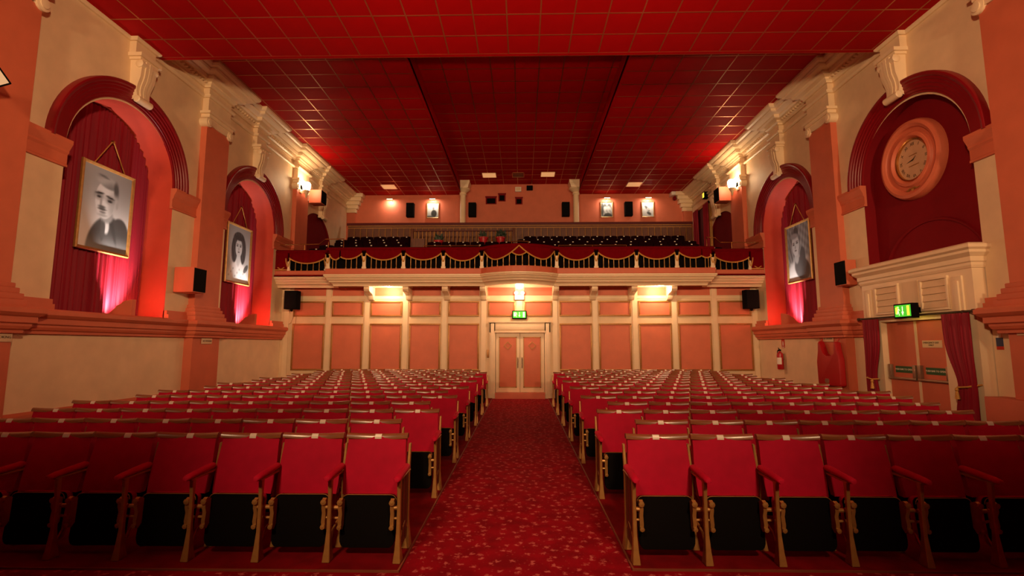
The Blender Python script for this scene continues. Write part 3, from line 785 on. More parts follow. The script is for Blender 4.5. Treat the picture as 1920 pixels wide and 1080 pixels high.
def dark_dress(u, v):
    g = 0.52 + 0.10 * sin(37 * u + 11 * v) * sin(29 * v - 13 * u)
    g = mixv(g, 0.80, ell(u, v, 0.25, 0.10, 0.28, 0.24, 0.3))
    g = mixv(g, 0.72, ell(u, v, 0.85, 0.22, 0.16, 0.20, 0.3))
    g = mixv(g, 0.34, ell(u, v, 0.62, 0.20, 0.34, 0.20, 0.1, -0.25)); g = mixv(g, 0.32, ell(u, v, 0.66, 0.40, 0.12, 0.18, 0.12))
    hair = max(ell(u, v, 0.33, 0.68, 0.25, 0.25, 0.1), ell(u, v, 0.14, 0.50, 0.11, 0.16, 0.2))
    g = mixv(g, 0.45 + 0.10 * sin(48 * u + 20 * v), hair)
    g = mixv(g, 0.66, ell(u, v, 0.40, 0.44, 0.10, 0.14, 0.2))
    g = mixv(g, 0.72, ell(u, v, 0.37, 0.64, 0.165, 0.19, 0.08))
    g = mixv(g, 0.30, ell(u, v, 0.42, 0.88, 0.11, 0.09, 0.2)); g = mixv(g, 0.55, ell(u, v, 0.32, 0.81, 0.18, 0.05, 0.3))
    for ex, ey in ((0.29, 0.655), (0.45, 0.675)):
        g = mixv(g, 0.27, ell(u, v, ex, ey, 0.045, 0.014, 0.5)); g = mixv(g, 0.33, ell(u, v, ex, ey + 0.03, 0.05, 0.009, 0.5))
    g = mixv(g, 0.55, ell(u, v, 0.36, 0.60, 0.02, 0.035, 0.6)); g = mixv(g, 0.35, ell(u, v, 0.37, 0.54, 0.045, 0.012, 0.5))
    return g
def seated(u, v):
    g = mixv(0.66, 0.88, v)
    g = mixv(g, 0.15, ell(u, v, 0.60, 0.28, 0.25, 0.26, 0.2)); g = mixv(g, 0.45, ell(u, v, 0.55, 0.66, 0.09, 0.10, 0.2))
    g = mixv(g, 0.35, ell(u, v, 0.2, 0.05, 0.4, 0.08, 0.4)); return g
def couple(u, v):
    g = 0.62 + 0.08 * sin(21 * u + 17 * v)
    g = mixv(g, 0.25, ell(u, v, 0.10, 0.55, 0.12, 0.5, 0.3)); g = mixv(g, 0.28, ell(u, v, 0.34, 0.78, 0.14, 0.14, 0.3))
    g = mixv(g, 0.32, ell(u, v, 0.72, 0.78, 0.15, 0.15, 0.3)); g = mixv(g, 0.18, ell(u, v, 0.60, 0.05, 0.38, 0.20, 0.2))
    g = mixv(g, 0.74, ell(u, v, 0.36, 0.58, 0.13, 0.15, 0.3)); g = mixv(g, 0.72, ell(u, v, 0.68, 0.60, 0.13, 0.15, 0.3)); return g
def hat(u, v):
    g = mixv(0.70, 0.84, v)
    g = mixv(g, 0.35, ell(u, v, 0.40, 0.62, 0.24, 0.10, 0.3, -0.7)); g = mixv(g, 0.66, ell(u, v, 0.52, 0.48, 0.14, 0.18, 0.2))
    g = mixv(g, 0.25, ell(u, v, 0.60, 0.22, 0.20, 0.10, 0.3, -0.4)); g = mixv(g, 0.30, ell(u, v, 0.60, 0.40, 0.10, 0.03, 0.4)); return g
def picture(T, w, h, fn, parent, nu, nv, frame=0.07, depth=0.06, m='gold'):
    """moulded frame and photographic print, built in the wall's (right, up, out) axes"""
    b = MB(T)
    prof = [(0, 0), (0, depth * 0.6), (frame * 0.25, depth), (frame * 0.6, depth * 0.85), (frame, depth * 0.45), (frame, 0)]
    rs = []
    for sx, sy in ((-1, -1), (1, -1), (1, 1), (-1, 1), (-1, -1)):
        rs.append([(sx * (w / 2 - o), sy * (h / 2 - o), z) for o, z in prof])
    b.rings(rs, True, False)
    b.obj('picture_frame', M[m], parent, smooth=True, angle=30)
    MB(T).box(-w / 2 + 0.01, w / 2 - 0.01, -h / 2 + 0.01, h / 2 - 0.01, -0.005, 0.010).obj('backing_board', M['brown'], parent)
    iw, ih = w - 2 * frame + 0.01, h - 2 * frame + 0.01
    g = MB(T).grid(lambda u, v: ((u - 0.5) * iw, (v - 0.5) * ih, 0.022), nu, nv)
    me = g.mesh('photograph', M['photo'])
    at = me.color_attributes.new('tone', 'FLOAT_COLOR', 'POINT')
    for j in range(nv + 1):
        for i in range(nu + 1):
            t = lin(fn(i / nu, j / nv)); at.data[j * (nu + 1) + i].color = (t * 0.93, t * 0.98, t * 1.0, 1)
    link('photograph', me, parent)
for T, fn, lab, P, yc in (
    (frame_left(9.06, 4.14, -0.44), man, 'large gold framed black and white portrait of a man in a dark suit', left, 9.06),
    (frame_left(13.50, 4.10, -0.44), long_hair, 'gold framed black and white portrait of a woman with long dark hair', left, 13.50),
    (frame_right(13.62, 4.14, -0.44), dark_dress, 'gold framed black and white portrait of a woman in a dark dress, right wall niche', right, 13.62)):
    t = thing('framed_portrait', lab, 'portrait', P(-0.44, yc, 3.3), 'portraits hanging in the wall niches')
    picture(T, 1.20, 1.64, fn, t, 60, 82, frame=0.06)
    wz = 0.82
    for s in (-1, 1):
        MB(T).tube([(s * 0.36, wz - 0.02, 0.02), (s * 0.02, wz + 0.52, 0.03)], 0.010, 6).obj('hanging_cord', M['rope'], t, smooth=True)
    MB(T).lathe([(0.0, 0.0), (0.03, 0.01), (0.03, 0.05), (0.0, 0.06)], (0, wz + 0.53, 0), 10, 'z').obj('picture_hook', M['brass'], t)

# ---- uplighter troughs standing in the niches
for P, yc, lab, pw in ((left, LA1, 'under the portrait of the man', 70), (left, LA2, 'under the portrait of the long-haired woman', 70), (right, RA2, 'under the portrait in the right wall', 60)):
    t = thing('niche_uplighter', 'peach wedge shaped uplighter box ' + lab, 'uplighter', P(-0.3, yc, 2.03), 'uplighters on the niche sills')
    ye = yc + 0.40
    # stepped shield hiding the lamp from the stage side
    MB(P).prism([(-0.52, 2.03), (0.0, 2.03), (0.0, 2.47), (-0.12, 2.45), (-0.20, 2.42), (-0.20, 2.40), (-0.31, 2.34), (-0.31, 2.32), (-0.44, 2.20), (-0.52, 2.16)], ye, ye + 0.03, lambda d, z, h: (d, h, z)).obj('stepped_shield', M['peach'], t)
    MB(P).prism([(-0.04, 2.03), (0.0, 2.03), (0.0, 2.47), (-0.04, 2.47)], ye + 0.03, ye + 0.10, lambda d, z, h: (d, h, z)).obj('front_return', M['peach'], t)
    b = MB(P); b.box(-0.20, -0.04, ye + 0.11, ye + 0.26, 2.03, 2.06); b.lathe([(0.0, 0.0), (0.05, 0.0), (0.075, 0.06), (0.06, 0.065), (0.0, 0.05)], (-0.12, ye + 0.18, 2.05), 12)
    b.obj('lamp_holder', M['steel'], t, smooth=True)
    MB(P).lathe([(0.0, 0.05), (0.05, 0.058), (0.04, 0.075), (0.0, 0.085)], (-0.12, ye + 0.18, 2.05), 12).obj('lamp_glass', M['tube'], t, smooth=True)
    spot('niche_lamp', P(-0.06, ye + 0.14, 2.14), P(-0.56, ye - 0.12, 2.85), pw * 6.5, 100, 0.9, 0.05, (1.0, 0.85, 0.76))

# ---- clock in its roundel
ck = thing('wall_clock', 'round clock in a wide peach moulded roundel above the exit doors', 'clock', right(-0.2, RA1 - 0.02, 5.06))
KT = frame_right(9.18, 5.07, -0.22) @ Matrix.Diagonal((0.935, 0.955, 1, 1))
b = MB(KT); b.lathe([(0.42, 0.03), (0.44, 0.10), (0.47, 0.13), (0.52, 0.12), (0.55, 0.08), (0.62, 0.08), (0.64, 0.12), (0.70, 0.15), (0.76, 0.13), (0.79, 0.06), (0.79, 0.0), (0.42, 0.0)], n=48, caps=False)
b.obj('roundel', M['peach'], ck, smooth=True, angle=30)
b = MB(KT); b.lathe([(0.395, 0.02), (0.395, 0.075), (0.42, 0.085), (0.435, 0.07), (0.44, 0.02)], n=40, caps=False)
b.obj('bezel', M['brass'], ck, smooth=True)
b = MB(KT); b.lathe([(0.0, 0.0), (0.40, 0.0), (0.40, 0.035), (0.0, 0.035)], n=40)
b.obj('dial', M['clockface'], ck)
for k, rn in enumerate(('XII', 'I', 'II', 'III', 'IIII', 'V', 'VI', 'VII', 'VIII', 'IX', 'X', 'XI')):
    a = pi / 2 - 2 * pi * k / 12
    T = KT @ Matrix.Translation((0.315 * cos(a), 0.315 * sin(a), 0.036)) @ Matrix.Rotation(a - pi / 2, 4, 'Z')
    link('numeral', text_mesh(rn, 0.085, M['ink'], T), ck)
b = MB(KT)
ha = pi / 2 - 2 * pi * (8.72 / 12)
for a, L_, w_, back in ((ha, 0.17, 0.016, 0.0), (pi / 2 - 2 * pi * (8.6 / 60) , 0.10, 0.012, 0.0)):
    c_, s_ = cos(a), sin(a)
    b.add([(-s_ * w_, c_ * w_, 0.042), (s_ * w_, -c_ * w_, 0.042), (c_ * L_, s_ * L_, 0.042), (-s_ * w_, c_ * w_, 0.046), (s_ * w_, -c_ * w_, 0.046), (c_ * L_, s_ * L_, 0.046)],
          [(0, 2, 1), (3, 4, 5), (0, 1, 4, 3), (1, 2, 5, 4), (2, 0, 3, 5)])
b.obj('clock_hands', M['ink'], ck)
for x0, x1, y in ((-0.10, 0.10, 0.10), (-0.13, 0.13, -0.11)):
    MB(KT).box(x0, x1, y - 0.009, y + 0.009, 0.034, 0.037).obj('dial_inscription', M['gilt'], ck)
b = MB(KT); b.lathe([(0, 0), (0.03, 0.0), (0.04, 0.02), (0.0, 0.04)], (0, -0.60, 0.085), 10)
for s in (-1, 1):
    b.tube([(0, -0.60, 0.09), (s * 0.06, -0.575, 0.10), (s * 0.12, -0.605, 0.10), (s * 0.17, -0.585, 0.09)], 0.016, 6, [0.022, 0.02, 0.016, 0.008])
b.obj('carved_spray', M['gilt'], ck, smooth=True)

# ================================================================== THE BALCONY
bal = thing('balcony', 'theatre balcony front with red swagged drapery, gilt balusters and cream moulding', 'balcony', (-0.1, 14.4, 3.4))
bal['kind'] = 'structure'
YM, YS = 14.40, 14.80                       # front plane of the middle part and of the side parts
XB0, XB1 = -1.16, 1.03                      # the bowed middle bay
XM0, XM1 = -5.72, 5.57
bow = []
for i in range(1, 12):
    t = i / 12; bow.append((XB0 + (XB1 - XB0) * t, YM - 0.52 * sin(pi * t) ** 0.8))
PATH = [(WL, YS), (XM0 - 0.12, YS), (XM0, YM), (XB0, YM)] + bow + [(XB1, YM), (XM1, YM), (XM1 + 0.12, YS), (WR, YS)]
def sweepB(prof, name, m, **k): return MB().sweep(PATH, prof, -1).obj(name, m, bal, **k)
sweepB([(0.03, 3.66), (0.05, 3.68), (0.05, 3.82), (0.03, 3.835), (-0.30, 3.835), (-0.30, 3.66)], 'fascia_band', M['peach'])
sweepB([(0.10, 3.66), (0.10, 3.61), (0.07, 3.60), (0.07, 3.575), (0.03, 3.56), (0.00, 3.51), (-0.05, 3.47), (-0.05, 3.445), (-0.10, 3.43), (-0.15, 3.40), (-0.17, 3.36), (-0.17, 3.34), (-0.30, 3.34), (-0.30, 3.66)], 'cornice_moulding', M['cream_gloss'])
floor_poly = [(x, y + 0.06) for x, y in PATH] + [(WR, YB + 0.3), (WL, YB + 0.3)]
MB().prism(floor_poly, 3.52, 3.64, lambda x, y, h: (x, y, h)).obj('soffit', M['peach'], bal)
sweepB([(-0.16, 3.83), (-0.16, 4.38), (-0.20, 4.38), (-0.20, 3.83)], 'dark_opening_sheet', M['black'])  # black sheet stands in for the dark of the openings behind the balusters
sweepB([(0.05, 4.38), (0.06, 4.41), (0.05, 4.45), (0.0, 4.475), (-0.24, 4.475), (-0.26, 4.44), (-0.26, 4.36), (0.0, 4.36)], 'parapet_cap', M['drape'], smooth=True, angle=50)
# drapery bays, gilt rope, balusters
def lerp2(a, b, t): return (a[0] + (b[0] - a[0]) * t, a[1] + (b[1] - a[1]) * t)
def along(pts, t):
    L = [0]
    for a, b in zip(pts, pts[1:]): L.append(L[-1] + math.dist(a, b))
    s = t * L[-1]
    for i in range(len(pts) - 1):
        if s <= L[i + 1] + 1e-9: return lerp2(pts[i], pts[i + 1], (s - L[i]) / max(1e-9, L[i + 1] - L[i]))
    return pts[-1]
def drape_bay(pts, low, nb, hi0=4.28, hi1=4.28, peak=None):
    def edge(t):
        if peak:
            q = 2 * t if t < 0.5 else 2 - 2 * t                       # q: 0 at the posts, 1 at the middle peak
            return (hi0 + (low - hi0) * sin(min(1, q / 0.42) * pi / 2) ** 1.2) if q < 0.42 else low + (4.40 - low) * ((q - 0.42) / 0.58) ** 1.9
        return hi0 + (hi1 - hi0) * t - (0.5 * (hi0 + hi1) - low) * (1 - (2 * t - 1) ** 2) ** 0.85
    n = 28 if not peak else 48
    def fn(u, v):
        x, y = along(pts, u); e = edge(u)
        return (x, y - 0.045 - 0.02 * sin(pi * v) + 0.006 * sin(u * 40), e + (4.40 - e) * v)
    MB().sheet(fn, n, 4, (0, 0.012, 0)).obj('drapery', M['drape'], bal, smooth=True, angle=60)
    rp = []
    for i in range(n + 1):
        x, y = along(pts, i / n); rp.append((x, y - 0.055, edge(i / n)))
    MB().tube(rp, 0.021, 6).obj('gilt_rope', M['rope'], bal, smooth=True)
    if peak:                                                          # small swag hung inside the middle peak
        rp = []; T0, T1 = 0.41, 0.59
        for i in range(13):
            t = T0 + (T1 - T0) * i / 12; x, y = along(pts, t); rp.append((x, y - 0.055, edge(T0) - 0.09 * sin(pi * i / 12)))
        MB().tube(rp, 0.019, 6).obj('gilt_rope', M['rope'], bal, smooth=True)
        def fn2(u, v):
            t = T0 + (T1 - T0) * u; x, y = along(pts, t); lo = edge(T0) - 0.09 * sin(pi * u)
            return (x, y - 0.04, lo + (edge(t) + 0.01 - lo) * v)
        MB().sheet(fn2, 14, 3, (0, 0.012, 0)).obj('drapery', M['drape'], bal, smooth=True, angle=60)
    for i in range(1, nb):
        t = i / nb; x, y = along(pts, t); e = edge(t)
        if peak and T0 < t < T1: e = edge(T0) - 0.09 * sin(pi * (t - T0) / (T1 - T0))
        MB().lathe([(0.022, 3.83), (0.022, 3.86), (0.013, 3.88), (0.013, e - 0.03), (0.017, e - 0.02), (0.017, e)], (x, y - 0.02, 0), 6).obj('baluster', M['gold'], bal, smooth=True)
posts = [-4.63, -3.465, -2.29]
posts_r = [2.18, 3.35, 4.52]
g = 0.065
drape_bay([(WL + 0.42, YS), (XM0 - 0.22, YS)], 4.05, 6, 4.22, 4.22)
drape_bay([(XM0 + 0.06, YM), (XM0 + 0.36, YM)], 4.10, 3, 4.26, 4.16)
drape_bay([(XM0 + 0.40, YM), (posts[0] - g, YM)], 4.12, 4, 4.18, 4.28)
xs = posts + [XB0]
for a, b_ in zip(xs, xs[1:]): drape_bay([(a + g, YM), (b_ - g, YM)], 4.08 if b_ != XB0 else 4.05, 7)
drape_bay([(XB0 + g, YM)] + bow + [(XB1 - g, YM)], 4.03, 13, 4.32, 4.32, True)
xs = [XB1] + posts_r
for a, b_ in zip(xs, xs[1:]): drape_bay([(a + g, YM), (b_ - g, YM)], 4.06 if a == XB1 else 4.08, 7)
drape_bay([(posts_r[-1] + g, YM), (XM1 - 0.34, YM)], 4.12, 4, 4.28, 4.18)
drape_bay([(XM1 - 0.32, YM), (XM1 - 0.05, YM)], 4.12, 3, 4.17, 4.20)
drape_bay([(XM1 + 0.20, YS), (WR - 0.42, YS)], 4.05, 6, 4.22, 4.20)
for x, y, zt in [(x, YM, 4.20) for x in posts + [XB0, XB1] + posts_r] + [(XM0 + 0.02, YM, 4.16), (XM1 - 0.02, YM, 4.14), (WL + 0.38, YS, 4.12), (WR - 0.38, YS, 4.10), (XM0 - 0.18, YS, 4.12), (XM1 + 0.16, YS, 4.1)]:
    b = MB(); b.box(x - 0.05, x + 0.05, y - 0.035, y + 0.02, 3.83, zt); b.box(x - 0.065, x + 0.065, y - 0.045, y + 0.02, 3.83, 3.89)
    p = b.obj('post', M['cream_gloss'], bal, bevel=0.008)
    for s in (-1, 1):                                                 # gilt scroll and hanging tail on the post
        MB().tube([(x + s * 0.065, y - 0.055, zt + 0.09), (x + s * 0.055, y - 0.06, zt), (x + s * 0.025, y - 0.06, zt - 0.12), (x + s * 0.005, y - 0.06, zt - 0.17)], 0.016, 6).obj('gilt_scroll', M['rope'], p, smooth=True)
for x0, x1 in ((WL, WL + 0.36), (WR - 0.36, WR)):
    MB().box(x0, x1, YS - 0.05, YS + 0.02, 3.83, 4.38).obj('end_drape', M['drape'], bal)
    b = MB(); b.box(x0, x1, YS - 0.06, YS, 3.84, 3.87); b.tube([(x0 + 0.08, YS - 0.06, 3.93), ((x0 + x1) / 2, YS - 0.06, 3.87), (x1 - 0.08, YS - 0.06, 3.93)], 0.016)
    b.obj('gilt_scroll', M['rope'], bal)
for x0, s in ((WL, 1), (WR, -1)):                                     # cream end piers
    MB().box(min(x0, x0 + s * 0.10), max(x0, x0 + s * 0.10), YS - 0.02, YB, 3.66, 4.42).obj('end_pier', M['cream_gloss'], bal)
# corbels
for x in posts + [XB0, XB1] + posts_r:
    b = MB()
    prof = [(YB, 2.97), (YB - 0.10, 2.97), (YB - 0.16, 3.02), (YB - 0.20, 3.10), (YB - 0.32, 3.15), (YB - 0.46, 3.17), (YB - 0.58, 3.20), (YB - 0.62, 3.26), (YB - 0.62, 3.36), (YB, 3.52)]
    b.prism(prof, x - 0.085, x + 0.085, lambda y, z, h: (h, y, z))
    b.box(x - 0.11, x + 0.11, YB - 0.66, YB, 3.36, 3.53)
    b.obj('corbel', M['cream_gloss'], bal, bevel=0.008)
# thin brass rails on the parapet
def handrail(label, pts, posts_):
    t = thing('handrail', label, 'handrail', (pts[0][0], pts[0][1], 4.45), 'brass safety rails on the balcony front')
    MB().tube(pts, 0.014, 6).obj('rail', M['brass'], t, smooth=True)
    for x, y, z0, z1 in posts_:
        MB().tube([(x, y, z0), (x, y, z1)], 0.011, 6).obj('rail_post', M['brass'], t, smooth=True)
handrail('thin brass rail above the left end of the balcony front', [(WL + 0.04, YS + 0.1, 4.66), (-6.2, YS + 0.1, 4.67), (-5.85, YM + 0.1, 4.74), (-5.3, YM + 0.1, 4.75), (-5.3, YM + 0.1, 4.48)],
         [(-6.65, YS + 0.1, 4.45, 4.66), (-5.9, YS + 0.05, 4.45, 4.73)])
handrail('thin brass rail above the right end of the balcony front', [(WR - 0.04, YS + 0.1, 4.68), (6.0, YS + 0.1, 4.68), (5.7, YM + 0.1, 4.74), (5.45, YM + 0.1, 4.75), (5.45, YM + 0.1, 4.48)],
         [(6.35, YS + 0.1, 4.45, 4.68), (5.75, YS + 0.05, 4.45, 4.73)])
handrail('low brass rail left of the bowed middle of the balcony', [(-2.9, YM + 0.1, 4.53), (-1.25, YM + 0.1, 4.53)], [(-2.9, YM + 0.1, 4.45, 4.53), (-2.1, YM + 0.1, 4.45, 4.53), (-1.25, YM + 0.1, 4.45, 4.53)])
handrail('low brass rail right of the bowed middle of the balcony', [(1.10, YM + 0.1, 4.53), (3.1, YM + 0.1, 4.53)], [(1.10, YM + 0.1, 4.45, 4.53), (2.1, YM + 0.1, 4.45, 4.53), (3.1, YM + 0.1, 4.45, 4.53)])
handrail('short curved brass rail over the bowed middle of the balcony', [(-0.30, YM - 0.34, 4.55), (-0.05, YM - 0.40, 4.56), (0.22, YM - 0.36, 4.55)], [(-0.28, YM - 0.34, 4.45, 4.55), (0.20, YM - 0.36, 4.45, 4.55)])

# stepped balcony floor
TIER = [(16.45, 3.97), (17.2, 4.24), (17.95, 4.50), (18.7, 4.75), (19.4, 5.02)]
bf = struct('floor_balcony', MB().box(WL, WR, YS - 0.1, YR, 3.64, 3.70).mesh('floor_balcony', M['carpet_plain']))
zl = 3.70
for y, z in TIER:
    MB().box(WL, WR, y - 0.62, YR, zl - 0.02, z).obj('tier_step', M['carpet_plain'], bf); zl = z

# balustrade and panelling at the back of the balcony
bs = thing('balustrade', 'long brown panelled balustrade with brass bead across the back of the balcony', 'balustrade', (0, 20.0, 5.02))
YBS = 20.0
MB().box(-7.2, 6.98, YBS - 0.05, YBS + 0.05, 6.50, 6.60).obj('cap_rail', M['maroon'], bs, bevel=0.01)
MB().box(-7.15, 6.93, YBS - 0.02, YBS + 0.03, 5.02, 6.50).obj('framing', M['brown'], bs)
b = MB(); b.box(-7.15, 6.93, YBS - 0.035, YBS, 6.37, 6.40); b.box(-7.15, 6.93, YBS - 0.035, YBS, 6.46, 6.49)
b.obj('brass_band', M['gilt'], bs)
pm = MB().box(-0.105, 0.105, -0.04, 0.0, 5.10, 6.33).mesh('panel', M['brown'])
sm = MB().box(-0.010, 0.010, -0.05, 0.0, 5.10, 6.36).mesh('brass_strip', M['gilt'])
x = -7.0
while x < 6.85:
    o = link('panel', pm, bs); o.matrix_parent_inverse = PINV[bs.name]; o.location = (x, YBS - 0.01, 0)
    o = link('brass_strip', sm, bs); o.location = (x + 0.128, YBS - 0.01, 0)
    x += 0.256
st = thing('stair_balustrade', 'low dark balustrade with turned spindles round the balcony stairhead', 'balustrade', (-2.2, 18.3, 4.75))
XS0, XS1 = -4.18, -0.27
MB().box(XS0, XS1, 18.50, 18.60, 5.90, 5.93).obj('cap_rail', M['maroon'], st, bevel=0.01)
MB().box(XS0, XS1, 18.52, 18.58, 4.76, 5.06).obj('base_panel', M['brown'], st)
sp = MB().lathe([(0.022, 5.0), (0.022, 5.10), (0.014, 5.14), (0.030, 5.35), (0.014, 5.55), (0.022, 5.62), (0.022, 5.91)], (0, 0, 0), 8).mesh('spindle', M['gilt'], smooth=True)
for i in range(26):
    o = link('spindle', sp, st); o.location = (XS0 + 0.12 + i * (XS1 - XS0 - 0.24) / 25, 18.55, 0)
for x in (XS0 + 0.02, XS1 - 0.02):
    MB().box(x - 0.05, x + 0.05, 18.49, 18.61, 4.76, 6.02).obj('newel_post', M['brown'], st, bevel=0.01)
nz = MB().box(-3.95, -3.52, 17.72, 17.84, 4.52, 5.45).mesh('stair_panel', M['brown'])
link('stair_panel', nz, st)

# plants in red pots
for k, (x, y, z, s, lab) in enumerate(((-3.1, 18.25, 5.12, 1.0, 'leftmost red flower pot with a dark plant in front of the balcony stair balustrade'), (-1.42, 18.25, 5.24, 1.0, 'middle red flower pot with a thin dark plant before the balcony stair balustrade'), (-0.78, 18.25, 5.24, 1.15, 'rightmost red flower pot with a bushy dark plant before the balcony stair balustrade'))):
    t = thing('potted_plant', lab, 'plant', (x, y, z), 'potted plants on the balcony')
    MB().lathe([(0.10, z), (0.11, z + 0.02), (0.16, z + 0.30), (0.18, z + 0.30), (0.18, z + 0.36), (0.15, z + 0.36), (0.14, z + 0.30)], (x, y, 0), 16).obj('pot', M['pot'], t, smooth=True, angle=40)
    MB().box(x - 0.19, x + 0.19, y - 0.12, y + 0.12, z - 0.48 if z < 5.2 else 4.76, z - 0.001).obj('stand', M['brown'], t)
    b = MB()
    for i in range(34 if k != 1 else 16):
        a = random.uniform(0, 2 * pi); r = random.uniform(0.02, 0.24) * s; h = random.uniform(0.05, 0.30) * s
        p = Vector((x + 0.08 * cos(a), y + 0.05 * sin(a), z + 0.33)); q = Vector((x + r * cos(a), y + r * sin(a) * 0.7, z + 0.36 + h))
        d = (q - p).normalized(); w = d.cross(Vector((0, 1, 0.2))).normalized() * 0.045; mid = (p + q) / 2 + Vector((0, 0, 0.03))
        b.add([tuple(p), tuple(mid + w), tuple(q), tuple(mid - w), tuple(mid + Vector((0, 0.012, 0)))], [(0, 1, 4), (1, 2, 4), (2, 3, 4), (3, 0, 4)])
    b.obj('foliage', M['leaf'], t)

# ================================================================== SEATS
ORD = ['first', 'second', 'third', 'fourth', 'fifth', 'sixth', 'seventh', 'eighth', 'ninth', 'tenth', 'eleventh', 'twelfth', 'thirteenth', 'fourteenth', 'fifteenth', 'sixteenth']
def backrest_mesh():
    b = MB(); nu, nv = 10, 7
    def fr(u, v):
        x = (u - 0.5) * 2; z = 0.43 + 0.42 * v
        w = 0.236 + 0.010 * sin(pi * min(1, v * 1.2)) 
        bul = 0.018 * (1 - x * x) * sin(pi * min(1.0, max(0.0, v))) ** 0.7
        return (x * w, 0.215 + 0.105 * v + 0.022 * (1 - x * x) - bul - 0.012 * (abs(x) > 0.95) * 0, z)
    b.sheet(fr, nu, nv, (0, 0.055, 0))
    return b.mesh('backrest', M['velvet'], smooth=True, angle=55)
def rail_mesh():
    b = MB(); rs = []
    for i in range(13):
        x = (i / 6 - 1) * 0.250; q = 1 - (x / 0.250) ** 2
        y = 0.302 + 0.036 * q; zt = 0.886 - 0.014 * q; zb = 0.846 - 0.016 * q
        rs.append([(x, y, zb), (x, y + 0.001, zb + 0.010), (x, y + 0.005, zb + 0.022), (x, y + 0.013, zb + 0.033), (x, y + 0.026, zt), (x, y + 0.052, zt - 0.006), (x, y + 0.058, zb)])
    b.rings(rs)
    return b.mesh('top_rail', M['wood'], smooth=True, angle=50)
def plate_mesh():
    b = MB()
    b.rings([[(x, 0.3335, 0.836), (x, 0.3365, 0.851), (x, 0.3435, 0.865), (x, 0.352, 0.872), (x, 0.355, 0.868), (x, 0.345, 0.845)] for x in (-0.027, 0.027)])
    return b.mesh('number_plate', M['plate'])
def pan_mesh():
    b = MB(); out = []
    W, Zb, Zt, r = 0.212, 0.075, 0.448, 0.045
    for cx, cz, a0 in ((W - r, Zt - r, 0), (-W + r, Zt - r, 90), (-W + r, Zb + r * 1.5, 180), (W - r, Zb + r * 1.5, 270)):
        for k in range(5):
            a = math.radians(a0 + 22.5 * k); out.append((cx + r * cos(a), cz + (r if a0 < 180 else r * 1.5) * sin(a)))
    tilt = lambda z: 0.095 + 0.055 * (z - 0.07) / 0.4
    b.prism(out, 0.0, 0.030, lambda x, z, h: (x, tilt(z) + h, z))
    return b.mesh('seat_pan', M['black'], bevel=0.006), out, tilt
def cushion_mesh(out, tilt):
    b = MB(); b.prism([(x * 0.96, 0.275 + (z - 0.275) * 0.96) for x, z in out], 0.030, 0.095, lambda x, z, h: (x, tilt(z) + h, z))
    return b.mesh('seat_cushion', M['velvet'], bevel=0.015)
def trim_mesh(out, tilt):
    b = MB(); top = [p for p in out if p[1] > 0.37]
    b.tube([(x, tilt(z) - 0.002, z) for x, z in top], 0.0035, 4)
    return b.mesh('edge_trim', M['gilt'])
def hinge_mesh(s):
    b = MB(); x = s * 0.198
    b.prism([(0.085, 0.44), (0.062, 0.43), (0.058, 0.37), (0.072, 0.33), (0.060, 0.27), (0.070, 0.22), (0.088, 0.21), (0.118, 0.24), (0.128, 0.42)], x - 0.014, x + 0.014, lambda y, z, h: (h, y, z))
    b.lathe([(0.016, min(x, s * 0.255)), (0.016, max(x, s * 0.255))], (0, 0.075, 0.375), 8, 'x')
    b.lathe([(0.010, min(x, s * 0.255)), (0.010, max(x, s * 0.255))], (0, 0.085, 0.295), 8, 'x')
    b.lathe([(0.0, 0), (0.022, 0.004), (0.022, 0.016), (0.0, 0.02)], (x, 0.045, 0.415), 8, 'y')
    b.lathe([(0.0, 0), (0.018, 0.004), (0.018, 0.016), (0.0, 0.02)], (x, 0.045, 0.235), 8, 'y')
    return b.mesh('hinge_bracket', M['gold'], smooth=True, angle=40)
def standard_mesh():
    b = MB()
    b.rings([[(-w, y0, z), (w, y0, z), (w, y1, z), (-w, y1, z)] for w, y0, y1, z in
             ((0.028, -0.030, 0.058, 0.012), (0.028, -0.030, 0.058, 0.022), (0.021, -0.015, 0.045, 0.10), (0.0145, 0.0, 0.036, 0.22), (0.013, 0.004, 0.034, 0.45), (0.015, -0.004, 0.036, 0.60))])
    b.rings([[(-w, y0, z), (w, y0, z), (w, y1, z), (-w, y1, z)] for w, y0, y1, z in
             ((0.030, 0.25, 0.345, 0.012), (0.030, 0.25, 0.345, 0.022), (0.024, 0.275, 0.33, 0.10), (0.013, 0.29, 0.325, 0.22), (0.012, 0.292, 0.325, 0.56), (0.012, 0.30, 0.335, 0.62), (0.010, 0.34, 0.37, 0.80))])
    b.box(-0.016, 0.016, -0.02, 0.33, 0.588, 0.604)
    b.tube([(0, 0.03, 0.10), (0, 0.10, 0.20), (0, 0.20, 0.24), (0, 0.29, 0.16)], 0.010, 6)
    return b.mesh('standard', M['gold'], bevel=0.004, seg=1)
def panel_mesh():
    b = MB(); b.box(-0.005, 0.005, 0.030, 0.300, 0.10, 0.59); b.box(-0.009, 0.009, 0.10, 0.115, 0.12, 0.58); b.box(-0.009, 0.009, 0.20, 0.215, 0.12, 0.58)
    return b.mesh('end_panel', M['brown'])
def arm_mesh():
    b = MB(); rs = []
    for y, z, w, h in ((-0.075, 0.612, 0.020, 0.012), (-0.062, 0.616, 0.029, 0.020), (-0.02, 0.622, 0.031, 0.022), (0.12, 0.632, 0.031, 0.024), (0.245, 0.640, 0.029, 0.024), (0.26, 0.640, 0.024, 0.018)):
        rs.append([(w * cos(2 * pi * k / 10) * 1.0, y, z + h * sin(2 * pi * k / 10)) for k in range(10)])
    b.rings(rs)
    return b.mesh('armrest', M['velvet'], smooth=True, angle=60)
PAN, OUT, TILT = pan_mesh()
